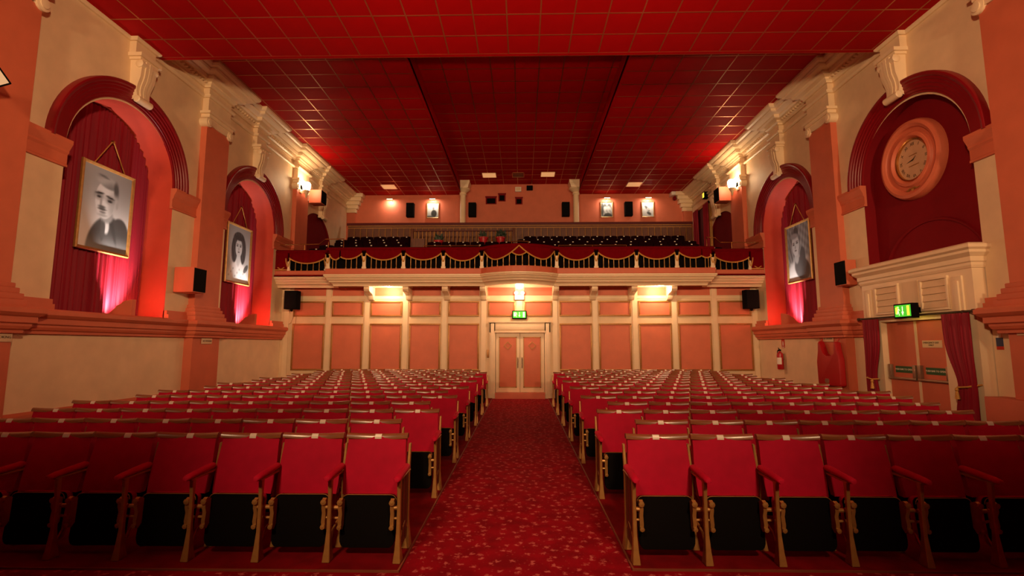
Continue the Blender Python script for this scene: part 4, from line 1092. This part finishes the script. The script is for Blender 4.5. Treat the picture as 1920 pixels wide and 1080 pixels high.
SM = dict(back=backrest_mesh(), rail=rail_mesh(), plate=plate_mesh(), cush=cushion_mesh(OUT, TILT), trim=trim_mesh(OUT, TILT), hl=hinge_mesh(-1), hr=hinge_mesh(1), std=standard_mesh(), endp=panel_mesh(), arm=arm_mesh())
def raw(name, me, parent, x=0.0):
    o = bpy.data.objects.new(name, me); COL.objects.link(o); o.parent = parent
    if x: o.location.x = x
    return o
def make_seat(aisle_side, last, detail, aisle):
    t = bpy.data.objects.new('cinema_seat', None); COL.objects.link(t); t.empty_display_size = 0.1
    raw('backrest', SM['back'], t); r = raw('top_rail', SM['rail'], t); raw('number_plate', SM['plate'], r)
    p = raw('seat_pan', PAN, t)
    if detail:
        raw('seat_cushion', SM['cush'], p); raw('edge_trim', SM['trim'], p)
        raw('hinge_bracket', SM['hl'], p); raw('hinge_bracket', SM['hr'], p)
    for s in ([aisle_side, -aisle_side] if last else [aisle_side]):
        sd = raw('standard', SM['std'], t, s * 0.262)
        if (aisle and s == aisle_side) or (last and s == -aisle_side): raw('end_panel', SM['endp'], sd)
        raw('armrest', SM['arm'], t, s * 0.262)
    return t
def dup(root):
    r = root.copy(); COL.objects.link(r)
    for ch in root.children:
        c = ch.copy(); COL.objects.link(c); c.parent = r
        for gch in ch.children:
            d = gch.copy(); COL.objects.link(d); d.parent = c
    return r
PROTO = {}
def seat(side, last, detail, aisle):
    k = (side, last, detail, aisle)
    if k not in PROTO:
        PROTO[k] = make_seat(*k); return PROTO[k]
    return dup(PROTO[k])
for row in range(15):
    y = 3.85 + 0.78 * row
    for side, nm in ((1, 'left'), (-1, 'right')):
        xe = (0.918 if row % 2 == 0 else 1.165) if side == 1 else (0.832 if row % 2 == 0 else 1.085)
        n = 9
        if row == 14: xe += 0.58; n = 8
        if nm == 'right' and row in (2, 3): n = 8
        for i in range(n):
            t = seat(side, i == n - 1, row < 8, i == 0)
            x = -(side) * (xe + 0.262 + 0.524 * i)
            t.location = (x, y + random.uniform(-0.006, 0.006), 0.0)
            t.rotation_euler = (0, 0, random.uniform(-0.012, 0.012))
            rw = 'front row' if row == 0 else 'back row' if row == 14 else ORD[row] + ' row'
            pos = 'on the aisle' if i == 0 else ORD[i] + ' from the aisle'
            tag(t, 'red velvet tip-up cinema seat %s, %s, block %s of the aisle' % (pos, rw, nm), 'seat', 'red stalls seats %s of the aisle' % nm)

# balcony seats: dark, only their backs and plates are seen
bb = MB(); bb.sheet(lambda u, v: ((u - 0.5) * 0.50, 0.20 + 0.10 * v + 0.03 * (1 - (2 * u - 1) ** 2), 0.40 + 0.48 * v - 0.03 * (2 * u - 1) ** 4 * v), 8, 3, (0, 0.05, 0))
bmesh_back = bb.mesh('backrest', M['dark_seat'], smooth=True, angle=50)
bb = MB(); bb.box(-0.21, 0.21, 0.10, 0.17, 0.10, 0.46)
bmesh_pan = bb.mesh('seat_pan', M['black'], bevel=0.02)
bb = MB()
for s in (-1, 1): bb.box(s * 0.255 - 0.015, s * 0.255 + 0.015, 0.0, 0.30, 0.0, 0.60)
bmesh_std = bb.mesh('standard', M['ink'], bevel=0.006)
bmesh_plate = MB().box(-0.026, 0.026, 0.312, 0.330, 0.842, 0.872).mesh('number_plate', M['plate'])
bproto = None
def balcony_seat(x, y, z, label):
    global bproto
    if bproto is None:
        t = bpy.data.objects.new('theatre_chair', None); COL.objects.link(t)
        raw('backrest', bmesh_back, t); raw('seat_pan', bmesh_pan, t); raw('standard', bmesh_std, t); raw('number_plate', bmesh_plate, t)
        bproto = t
    else: t = dup(bproto)
    t.location = (x, y - 0.3, z); tag(t, label, 'seat', 'dark seats in the balcony')
ROWN = {16.45: 'lowest row', 17.2: 'second lowest row', 17.95: 'third row', 18.7: 'fourth row', 19.4: 'top row'}
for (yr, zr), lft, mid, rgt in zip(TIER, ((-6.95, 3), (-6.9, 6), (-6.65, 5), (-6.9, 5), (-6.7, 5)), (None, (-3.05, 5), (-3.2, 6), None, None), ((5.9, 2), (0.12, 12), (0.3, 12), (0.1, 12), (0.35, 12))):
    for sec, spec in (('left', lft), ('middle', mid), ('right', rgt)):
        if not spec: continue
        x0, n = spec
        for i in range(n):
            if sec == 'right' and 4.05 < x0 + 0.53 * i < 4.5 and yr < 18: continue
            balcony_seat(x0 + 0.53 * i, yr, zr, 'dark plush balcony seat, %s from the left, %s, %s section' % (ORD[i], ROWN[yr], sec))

# ================================================================== FITTINGS ON THE WALLS
def speaker(x0, x1, y0, y1, z0, z1, black, label, body='peach', tilt=0):
    """black = which face carries the grille: '+x', '-x' or '-y'"""
    t = thing('wall_speaker', label, 'speaker', ((x0 + x1) / 2, (y0 + y1) / 2, z0))
    MB().box(x0, x1, y0, y1, z0, z1).obj('cabinet', M[body], t, bevel=0.012)
    g = 0.02
    if black == '+x': a = (x1 - 0.005, x1 + 0.02, y0 + g * 0.3, y1 - g * 0.3, z0 + g, z1 - g)
    elif black == '-x': a = (x0 - 0.02, x0 + 0.005, y0 + g * 0.3, y1 - g * 0.3, z0 + g, z1 - g)
    else: a = (x0 + g, x1 - g, y0 - 0.02, y0 + 0.005, z0 + g, z1 - g)
    MB().box(*a).obj('grille', M['black_cloth'], t, bevel=0.006)
    return t
t = speaker(-7.40, -6.97, 10.36, 10.76, 2.72, 3.26, '+x', 'peach wall speaker with black grille between the two left wall niches')
MB(left).box(-0.01, 0.10, 10.48, 10.62, 2.85, 3.10).obj('wall_bracket', M['steel'], t)
t = speaker(6.93, 7.16, 10.66, 11.02, 2.88, 3.42, '-x', 'peach wall speaker with black grille beside the exit door case')
MB(right).box(-0.01, 0.10, 10.78, 10.90, 3.0, 3.25).obj('wall_bracket', M['steel'], t)
t = speaker(-7.22, -6.80, 16.32, 16.74, 6.40, 6.86, '+x', 'peach speaker beside the lit sconce high on the left wall')
MB(left).box(-0.01, 0.30, 16.45, 16.60, 6.50, 6.75).obj('wall_bracket', M['steel'], t)
t = speaker(6.62, 7.02, 16.32, 16.74, 6.40, 6.88, '-x', 'peach speaker beside the lit sconce high on the right wall')
MB(right).box(-0.01, 0.30, 16.45, 16.60, 6.50, 6.75).obj('wall_bracket', M['steel'], t)
for x0, x1, lab, s in ((-7.18, -6.78, 'left', 1), (6.66, 7.06, 'right', -1)):
    t = speaker(x0, x1, 14.85, 15.10, 2.68, 3.24, '-y', 'black speaker under the %s end of the balcony' % lab, 'black')
    b = MB(); xm = (x0 + x1) / 2
    b.box(xm - 0.05, xm + 0.05, 15.08, YB, 2.85, 2.95); b.lathe([(0.0, 2.61), (0.03, 2.62), (0.045, 2.66), (0.045, 2.69)], (xm, 14.95, 0), 10)
    b.obj('wall_bracket', M['black'], t)
    if s == 1:
        b = MB(); b.tube([(xm - 0.05, 15.2, 2.7), (xm - 0.06, 15.22, 2.45), (xm - 0.14, 15.25, 2.28), (xm - 0.22, 15.27, 2.24)], 0.006, 5)
        b.tube([(xm + 0.02, 15.2, 2.7), (xm + 0.02, 15.24, 2.45), (xm + 0.0, 15.27, 2.22)], 0.006, 5)
        b.obj('cable', M['gilt'], t)
# speakers on the balcony back wall
s0 = (YR) / FPX
for px, lab in ((762, 'far left of the four on the balcony back wall'), (883, 'just right of the left column on the balcony back wall'), (1064, 'just left of the right column on the balcony back wall'), (1185, 'between the two lit pictures on the balcony back wall')):
    xc = (px - 978) * s0 * 0.985 + 0.0
    t = speaker(xc - 0.16, xc + 0.16, YR - 0.24, YR, 7.0, 7.60, '-y', 'slim black speaker ' + lab, 'black')

# lit sconces
for P, lab in ((left, 'left'), (right, 'right')):
    t = thing('wall_sconce', 'bright glowing cream wall sconce high on the %s wall above the balcony end' % lab, 'wall light', P(0.3, 15.9, 6.6))
    yc = 15.86
    b = MB(P); b.box(0.13, 0.17, yc - 0.08, yc + 0.08, 6.60, 6.86); b.tube([(0.16, yc, 6.66), (0.26, yc, 6.60), (0.34, yc, 6.64)], 0.018, 6)
    b.lathe([(0.0, 6.42), (0.02, 6.44), (0.05, 6.56), (0.09, 6.64), (0.10, 6.68), (0.06, 6.68)], (0.34, yc, 0), 14)
    b.obj('sconce_arm', M['cream_gloss'], t, smooth=True, angle=40)
    MB(P).lathe([(0.05, 6.68), (0.10, 6.70), (0.125, 6.78), (0.13, 6.90), (0.10, 6.95), (0.0, 6.96)], (0.34, yc, 0), 16).obj('glass_shade', M['bulb'], t, smooth=True)
    point('sconce_lamp', P(0.42, yc, 7.08), 20, 0.08, (1.0, 0.66, 0.36))

# lamps under the balcony
for x, lab in ((-4.03, 'left'), (4.10, 'right')):
    t = thing('soffit_lamp', 'bright lamp under the %s half of the balcony' % lab, 'ceiling light', (x, 14.95, 3.4), 'lamps under the balcony')
    MB().lathe([(0.10, 3.52), (0.10, 3.49), (0.07, 3.47), (0.0, 3.47)], (x, 14.95, 0), 16).obj('lamp_base', M['white'], t, smooth=True, angle=40)
    MB().lathe([(0.06, 3.475), (0.10, 3.45), (0.115, 3.40), (0.09, 3.355), (0.0, 3.34)], (x, 14.95, 0), 16).obj('glass_globe', M['bulb'], t, smooth=True)
    point('soffit_light', (x, 14.84, 3.22), 28, 0.06, (1.0, 0.70, 0.42))
t = thing('soffit_lamp', 'bright globe lamp under the bowed middle of the balcony above the exit sign', 'ceiling light', (-0.06, 14.8, 3.4), 'lamps under the balcony')
MB().lathe([(0.08, 3.52), (0.08, 3.49), (0.05, 3.47), (0.0, 3.47)], (-0.06, 14.75, 0), 16).obj('lamp_base', M['white'], t, smooth=True, angle=40)
MB().lathe([(0.05, 3.475), (0.10, 3.45), (0.125, 3.37), (0.10, 3.29), (0.0, 3.26)], (-0.06, 14.75, 0), 16).obj('glass_globe', M['bulb'], t, smooth=True)
point('soffit_light', (-0.06, 14.62, 3.16), 30, 0.06, (1.0, 0.70, 0.42))
# emergency twin spot unit and the lit exit sign over the middle doors
t = thing('emergency_light', 'white twin spot emergency light above the middle door exit sign', 'emergency light', (-0.07, 15.25, 3.0))
MB().box(-0.21, 0.08, 15.16, 15.30, 2.98, 3.12).obj('battery_box', M['white'], t, bevel=0.012)
for s in (-1, 1):
    x = -0.065 + s * 0.10
    MB().lathe([(0.0, 0.06), (0.045, 0.05), (0.06, 0.0), (0.05, -0.005), (0.0, 0.0)], (x, 15.12, 3.18), 14, 'y').obj('spot_head', M['white'], t, smooth=True, angle=50)
    MB().tube([(x, 15.2, 3.12), (x, 15.17, 3.17)], 0.012, 6).obj('spot_stem', M['steel'], t)
MB().box(-0.165, 0.035, YB - 0.045, YB, 2.50, 2.98).obj('conduit_box', M['cream_gloss'], t, bevel=0.006)
def exit_sign(T, w, h, d, label, loc, arrow_up):
    t = thing('exit_sign', label, 'exit sign', loc)
    MB(T).box(-w / 2, w / 2, -h / 2, h / 2, 0, d).obj('sign_case', M['black'], t, bevel=0.006)
    MB(T).box(-w / 2 + 0.025, w / 2 - 0.025, -h / 2 + 0.03, h / 2 - 0.025, d - 0.002, d + 0.003).obj('sign_face', M['green_lit'], t)
    W, H = w - 0.05, h - 0.055; z0, z1 = d + 0.003, d + 0.006
    f = lambda x, y, hh: (x * W, y * H + 0.002, hh)
    b = MB(T)                                                        # arrow pointing down
    b.prism([(-0.022, 0.38), (0.022, 0.38), (0.022, -0.08), (0.075, -0.08), (0.0, -0.40), (-0.075, -0.08), (-0.022, -0.08)], z0, z1, f)
    b.obj('arrow', M['sign_white'], t)
    b = MB(T)                                                        # doorway block and running figure
    b.prism([(0.27, -0.42), (0.42, -0.42), (0.42, 0.42), (0.27, 0.42)], z0, z1, f)
    b.prism([(-0.44, -0.25), (-0.32, -0.25), (-0.32, 0.40), (-0.44, 0.30)], z0, z1, f)
    b.obj('doorway_symbol', M['sign_yellow'] if arrow_up else M['sign_white'], t)
    b = MB(T)
    b.prism([(-0.26 + 0.03 * cos(k * pi / 4), 0.32 + 0.075 * sin(k * pi / 4)) for k in range(8)], z0, z1, f)
    for q in (((-0.28, 0.22), (-0.23, 0.22), (-0.25, -0.05), (-0.30, -0.05)), ((-0.29, -0.03), (-0.25, -0.03), (-0.20, -0.38), (-0.23, -0.40)), ((-0.30, -0.03), (-0.26, -0.05), (-0.34, -0.30), (-0.38, -0.28)), ((-0.24, 0.20), (-0.23, 0.14), (-0.17, 0.02), (-0.16, 0.07))):
        b.prism(list(q), z0, z1, f)
    b.obj('running_figure', M['sign_white'], t)
    return t
exit_sign(frame_back(-0.065, YB - 0.03, 2.52), 0.44, 0.25, 0.10, 'lit green exit sign over the cream middle doors', (-0.065, 15.2, 2.4), False)
exit_sign(frame_right(8.92, 2.20, 0.34), 0.42, 0.26, 0.12, 'lit green exit sign with a down arrow over the side exit doors', right(0.3, 8.92, 2.1), True)
MB(right).box(0.19, 0.34, 8.84, 9.0, 2.16, 2.26).obj('sign_bracket', M['black'], bpy.data.objects['exit_sign.001'])
point('exit_glow', right(0.42, 8.85, 2.04), 0.7, 0.05, (0.9, 0.75, 0.1))
t = thing('exit_sign', 'small lit yellow exit sign beside the upper right balcony doorway', 'exit sign', right(0.2, 18.9, 7.2))
b = MB(right); b.box(0.0, 0.16, 18.75, 18.95, 7.22, 7.48); b.obj('sign_case', M['black'], t, bevel=0.01)
MB(right).box(0.158, 0.17, 18.77, 18.93, 7.26, 7.44).obj('sign_face', M['sign_yellow'], t)

# rear wall: pictures with picture lights
for px, fn, lab in ((806, seated, 'small lit black and white picture of a dark seated figure, left of the left column'), (1143, couple, 'small lit black and white picture of two figures, right of the right column'), (1222, hat, 'small lit black and white picture of a tilted hat figure, rightmost on the back wall')):
    xc = (px - 978) * s0 * 0.99
    t = thing('framed_picture', lab, 'picture', (xc, YR - 0.05, 7.0), 'small pictures on the balcony back wall')
    picture(frame_back(xc, YR - 0.005, 7.31), 0.54, 0.68, fn, t, 22, 28, 0.04, 0.04, 'gilt')
for px, lab in ((723, 'above a bare patch of the balcony back wall, far left'), (806, 'over the picture left of the left column'), (1143, 'over the picture right of the right column'), (1222, 'over the rightmost picture of the back wall')):
    xc = (px - 978) * s0 * 0.99
    t = thing('picture_light', 'small dark picture light ' + lab, 'picture light', (xc, YR, 7.75), 'picture lights on the balcony back wall')
    b = MB(); b.tube([(xc, YR, 7.74), (xc, YR - 0.12, 7.80), (xc, YR - 0.20, 7.78)], 0.012, 6); b.box(xc - 0.05, xc + 0.05, YR - 0.02, YR, 7.70, 7.78)
    b.obj('lamp_arm', M['gilt'], t)
    b = MB(); rs = []
    for k in range(9):
        a = pi * k / 8; rs.append([(xc - 0.14, YR - 0.21 + 0.035 * cos(a), 7.77 + 0.035 * sin(a)), (xc + 0.14, YR - 0.21 + 0.035 * cos(a), 7.77 + 0.035 * sin(a))])
    b.rings(rs, False); b.obj('lamp_hood', M['gilt'], t)
    MB().lathe([(0.0, xc - 0.12), (0.012, xc - 0.12), (0.012, xc + 0.12), (0.0, xc + 0.12)], (0, YR - 0.21, 7.765), 8, 'x').obj('lamp_tube', M['tube'], t)
    area('picture_lamp', (xc, YR - 0.20, 7.74), (xc, YR - 0.02, 7.35), 0.24, 7, (1.0, 0.80, 0.60), 0.03)
def small_box(name, cat, label, x, y, z, w, d, h, m, front=None):
    t = thing(name, label, cat, (x, y, z))
    MB().box(x - w / 2, x + w / 2, y - d, y, z, z + h).obj('case', M[m], t, bevel=0.012)
    if front: MB().box(x - w / 2 + 0.03, x + w / 2 - 0.03, y - d - 0.008, y - d + 0.002, z + 0.03, z + h - 0.03).obj('front_cover', M[front], t)
    return t
small_box('junction_box', 'electrical box', 'cream white box high on the balcony back wall between the columns', -0.13, YR, 8.10, 0.26, 0.12, 0.20, 'white', 'plaque')
small_box('ceiling_speaker', 'speaker', 'small black box under the ceiling right of the cream white box', 0.36, YR, 8.17, 0.26, 0.16, 0.18, 'black', 'black_cloth')
small_box('wall_socket', 'sign', 'small white and red notice low on the balcony back wall', -0.33, YR, 6.60, 0.20, 0.02, 0.15, 'white', 'red_notice')
t = thing('security_camera', 'small white security camera by the right corner of the balcony back wall', 'camera', (6.35, 20.5, 7.8))
b = MB(); b.box(6.27, 6.45, 20.30, YR, 7.83, 7.98); b.obj('camera_body', M['white'], t, bevel=0.02)
b = MB(); b.lathe([(0.0, 7.66), (0.06, 7.68), (0.08, 7.74), (0.05, 7.80), (0.05, 7.84)], (6.47, 20.55, 0), 12); b.obj('camera_dome', M['deep_red_matt'], t, smooth=True)
# ceiling light panels and vent at the back of the balcony
def cpanel(name, cat, label, px, py, z, w, d, m):
    k = (z - 1.6) / (647.0 - py); y = k * FPX; x = (px - 978) * k
    t = thing(name, label, cat, (x, y, z), 'light panels in the ceiling' if cat == 'ceiling light' else None)
    f = MB()
    for a, b_, c, e in ((-w / 2, w / 2, -d / 2, -d / 2 + 0.03), (-w / 2, w / 2, d / 2 - 0.03, d / 2), (-w / 2, -w / 2 + 0.03, -d / 2, d / 2), (w / 2 - 0.03, w / 2, -d / 2, d / 2)):
        f.box(x + a, x + b_, y + c, y + e, z - 0.012, z + 0.004)
    f.obj('panel_frame', M['tbar'], t)
    if m != 'black': MB().box(x - w / 2 + 0.02, x + w / 2 - 0.02, y - d / 2 + 0.02, y + d / 2 - 0.02, z - 0.008, z + 0.002).obj('diffuser', M[m], t)
    else:
        MB().box(x - w / 2 + 0.02, x + w / 2 - 0.02, y - d / 2 + 0.02, y + d / 2 - 0.02, z - 0.004, z + 0.002).obj('vent_back', M['black'], t)
        for i in range(4):
            yy = y - d / 2 + 0.10 + i * (d - 0.2) / 3
            MB().box(x - w / 2 + 0.03, x + w / 2 - 0.03, yy - 0.02, yy + 0.02, z - 0.010, z - 0.003).obj('vent_slat', M['tbar'], t)
cpanel('ceiling_light', 'ceiling light', 'dim orange ceiling light panel near the left column', 916, 319.5, Z_MID - 0.005, 0.60, 0.60, 'lightpanel')
cpanel('ceiling_light', 'ceiling light', 'dim orange ceiling light panel near the right column', 1029.5, 318.5, Z_MID - 0.005, 0.60, 0.60, 'lightpanel')
cpanel('ceiling_light', 'ceiling light', 'dim orange ceiling light panel at the left, above the bare picture light', 721, 341.5, Z_SIDE - 0.005, 0.60, 0.60, 'lightpanel')
cpanel('ceiling_light', 'ceiling light', 'dim orange ceiling light panel at the right, above the lit pictures', 1195, 339.5, Z_SIDE - 0.005, 0.60, 0.60, 'lightpanel')
cpanel('ceiling_vent', 'vent', 'dark slatted ceiling vent between the two middle light panels', 972, 319.5, Z_MID - 0.005, 0.50, 0.60, 'black')

# doorway with red curtains at the right end of the balcony
d3 = struct('door_3', MB(right).box(0.0, 0.06, 18.62, 19.95, 5.0, 6.95).mesh('doorway', M['maroon']))  # solid maroon panel stands in for the dark of the opening
b = MB(right); b.box(0.0, 0.10, 18.50, 18.62, 5.0, 7.05); b.box(0.0, 0.10, 19.95, 20.07, 5.0, 7.05); b.box(0.0, 0.10, 18.5, 20.07, 6.95, 7.07)
b.obj('door_frame', M['gold'], d3)
curtain('balcony_curtain', right, 18.50, 19.0, 5.02, 7.0, 0.14, 'dark red curtain at the near side of the balcony doorway', 6, 0.03, group='curtains at the balcony doorway', m='curtain')
curtain('balcony_curtain', right, 19.58, 20.10, 5.02, 7.0, 0.14, 'dark red curtain at the far side of the balcony doorway', 6, 0.03, group='curtains at the balcony doorway', m='curtain')

# small signs and safety things on the side walls
def plaque(T, loc, label, d=0.0):
    t = thing('wall_plaque', label, 'sign', loc, 'cream plaques on the pilasters')
    MB(T).box(-0.19, 0.19, -0.065, 0.065, 0, 0.012).obj('plaque_board', M['plaque'], t, bevel=0.004)
    lettering('plaque_lettering', 'NO SMOKING', 0.052, M['ink'], T @ Matrix.Translation((0.01, 0, 0.013)), t)
plaque(frame_left(11.38, 1.69, 0.20), left(0.2, 11.38, 1.6), 'cream plaque on the pilaster below the left wall speaker')
plaque(frame_left(6.78, 1.71, 0.20), left(0.2, 6.78, 1.6), 'cream plaque on the nearest left pilaster, cut by the picture edge')
plaque(frame_right(11.55, 1.74, 0.20), right(0.2, 11.55, 1.7), 'cream plaque above the red evacuation chair cover')
plaque(frame_right(7.0, 1.80, 0.20), right(0.2, 7.05, 1.7), 'cream plaque on the nearest right pilaster, cut by the picture edge')
t = thing('notice', 'small blue, white and red notice on the right wall beside the exit door case', 'sign', right(0.0, 7.68, 1.55))
MB(right).box(0, 0.006, 7.62, 7.73, 1.58, 1.71).obj('blue_part', M['blue'], t)
MB(right).box(0, 0.006, 7.62, 7.73, 1.53, 1.58).obj('red_part', M['red_notice'], t)
MB(right).box(0, 0.006, 7.64, 7.71, 1.71, 1.77).obj('white_part', M['white'], t)
t = thing('fire_extinguisher', 'red fire extinguisher with a pale label hung on the right wall', 'extinguisher', right(0.12, 13.9, 0.95))
ye = 13.92
MB(right).lathe([(0.0, 0.94), (0.07, 0.94), (0.082, 0.96), (0.082, 1.32), (0.07, 1.38), (0.03, 1.41), (0.025, 1.44), (0.0, 1.44)], (0.11, ye, 0), 18).obj('cylinder_body', M['extinguisher'], t, smooth=True)
b = MB(right); b.add([(0.11 + 0.0835 * cos(a), ye - 0.0835 * sin(a), z) for z in (1.08, 1.26) for a in [math.radians(-40 + 16 * k) for k in range(9)]], [(k, k + 1, k + 10, k + 9) for k in range(8)])
b.obj('paper_label', M['white'], t)
b = MB(right); b.box(0.08, 0.14, ye - 0.02, ye + 0.02, 1.44, 1.48); b.tube([(0.11, ye, 1.47), (0.17, ye - 0.05, 1.52)], 0.012, 6); b.tube([(0.11, ye, 1.46), (0.18, ye - 0.06, 1.47)], 0.010, 6)
b.tube([(0.11, ye, 1.46), (0.13, ye + 0.08, 1.44), (0.13, ye + 0.11, 1.30), (0.12, ye + 0.09, 1.12)], 0.011, 6); b.lathe([(0.022, 0.0), (0.022, 0.012)], (0.145, ye, 1.45), 8, 'x')
b.obj('valve_and_hose', M['black'], t, smooth=True, angle=40)
MB(right).box(0.0, 0.035, ye - 0.03, ye + 0.03, 1.20, 1.36).obj('wall_hook', M['steel'], t)
t = thing('extinguisher_sign', 'small red and white sign on the wall above the fire extinguisher', 'sign', right(0, 13.9, 1.52))
MB(right).box(0, 0.006, 13.84, 14.0, 1.52, 1.76).obj('sign_board', M['red_notice'], t)
b = MB(right); b.box(0.006, 0.009, 13.895, 13.945, 1.58, 1.68); b.box(0.006, 0.009, 13.91, 13.93, 1.68, 1.71); b.box(0.006, 0.009, 13.86, 13.98, 1.535, 1.555)
b.obj('extinguisher_symbol', M['white'], t)
t = thing('evacuation_chair', 'red vinyl covered evacuation chair hung on the right wall pilaster', 'evacuation chair', right(0.2, 11.7, 0.7))
T = frame_right(11.42, 0.70, 0.20) @ Matrix.Diagonal((0.9, 0.95, 0.9, 1))
out = [(-0.46, 0.04), (-0.42, 0.0), (0.42, 0.0), (0.46, 0.04), (0.45, 0.62), (0.38, 0.82), (0.34, 1.02), (0.28, 1.02), (0.25, 0.76), (0.12, 0.70), (-0.06, 0.69), (-0.18, 0.76), (-0.27, 0.94), (-0.33, 1.05), (-0.38, 1.0), (-0.40, 0.80), (-0.47, 0.55)]
MB(T).prism(out, 0.0, 0.15, lambda x, y, h: (x * (1 - 0.10 * h), y, h)).obj('vinyl_cover', M['vinyl'], t, bevel=0.03, seg=3)
b = MB(T); b.prism([(-0.13, 0.06), (0.0, 0.06), (0.02, 0.10), (0.0, 0.16), (-0.13, 0.16), (-0.16, 0.10)], 0.149, 0.157, lambda x, y, h: (x, y, h)); b.obj('cover_badge', M['steel'], t)
b = MB(T)
for s in (-0.34, 0.31): b.tube([(s, 1.0, 0.10), (s * 1.02, 1.10, 0.02)], 0.014, 6)
b.obj('hanging_strap', M['red_notice'], t)
t = thing('light_switch', 'small white light switch on the back wall left of the middle doors', 'switch', (-1.0, YB, 1.2))
MB().box(-1.06, -0.995, YB - 0.035, YB - 0.0, 1.22, 1.46).obj('switch_plate', M['gilt'], t, bevel=0.005)
t = thing('floodlight', 'black framed white floodlight on the nearest left pilaster, cut by the picture edge', 'floodlight', left(0.4, 6.3, 6.0))
T = Matrix.Translation(Vector((-6.99, 6.05, 5.09))) @ Matrix.Rotation(math.radians(-28), 4, 'Z') @ Matrix.Rotation(math.radians(20), 4, 'Y') @ Matrix.Rotation(math.radians(42), 4, 'X')
MB(T).box(-0.09, 0.04, -0.17, 0.17, -0.13, 0.13).obj('lamp_housing', M['black'], t, bevel=0.015)
MB(T).box(0.038, 0.046, -0.145, 0.145, -0.105, 0.105).obj('lamp_glass', M['white'], t)
MB(left).tube([(0.14, 6.25, 5.09), (0.42, 6.08, 5.09)], 0.02, 6).obj('lamp_bracket', M['black'], t)
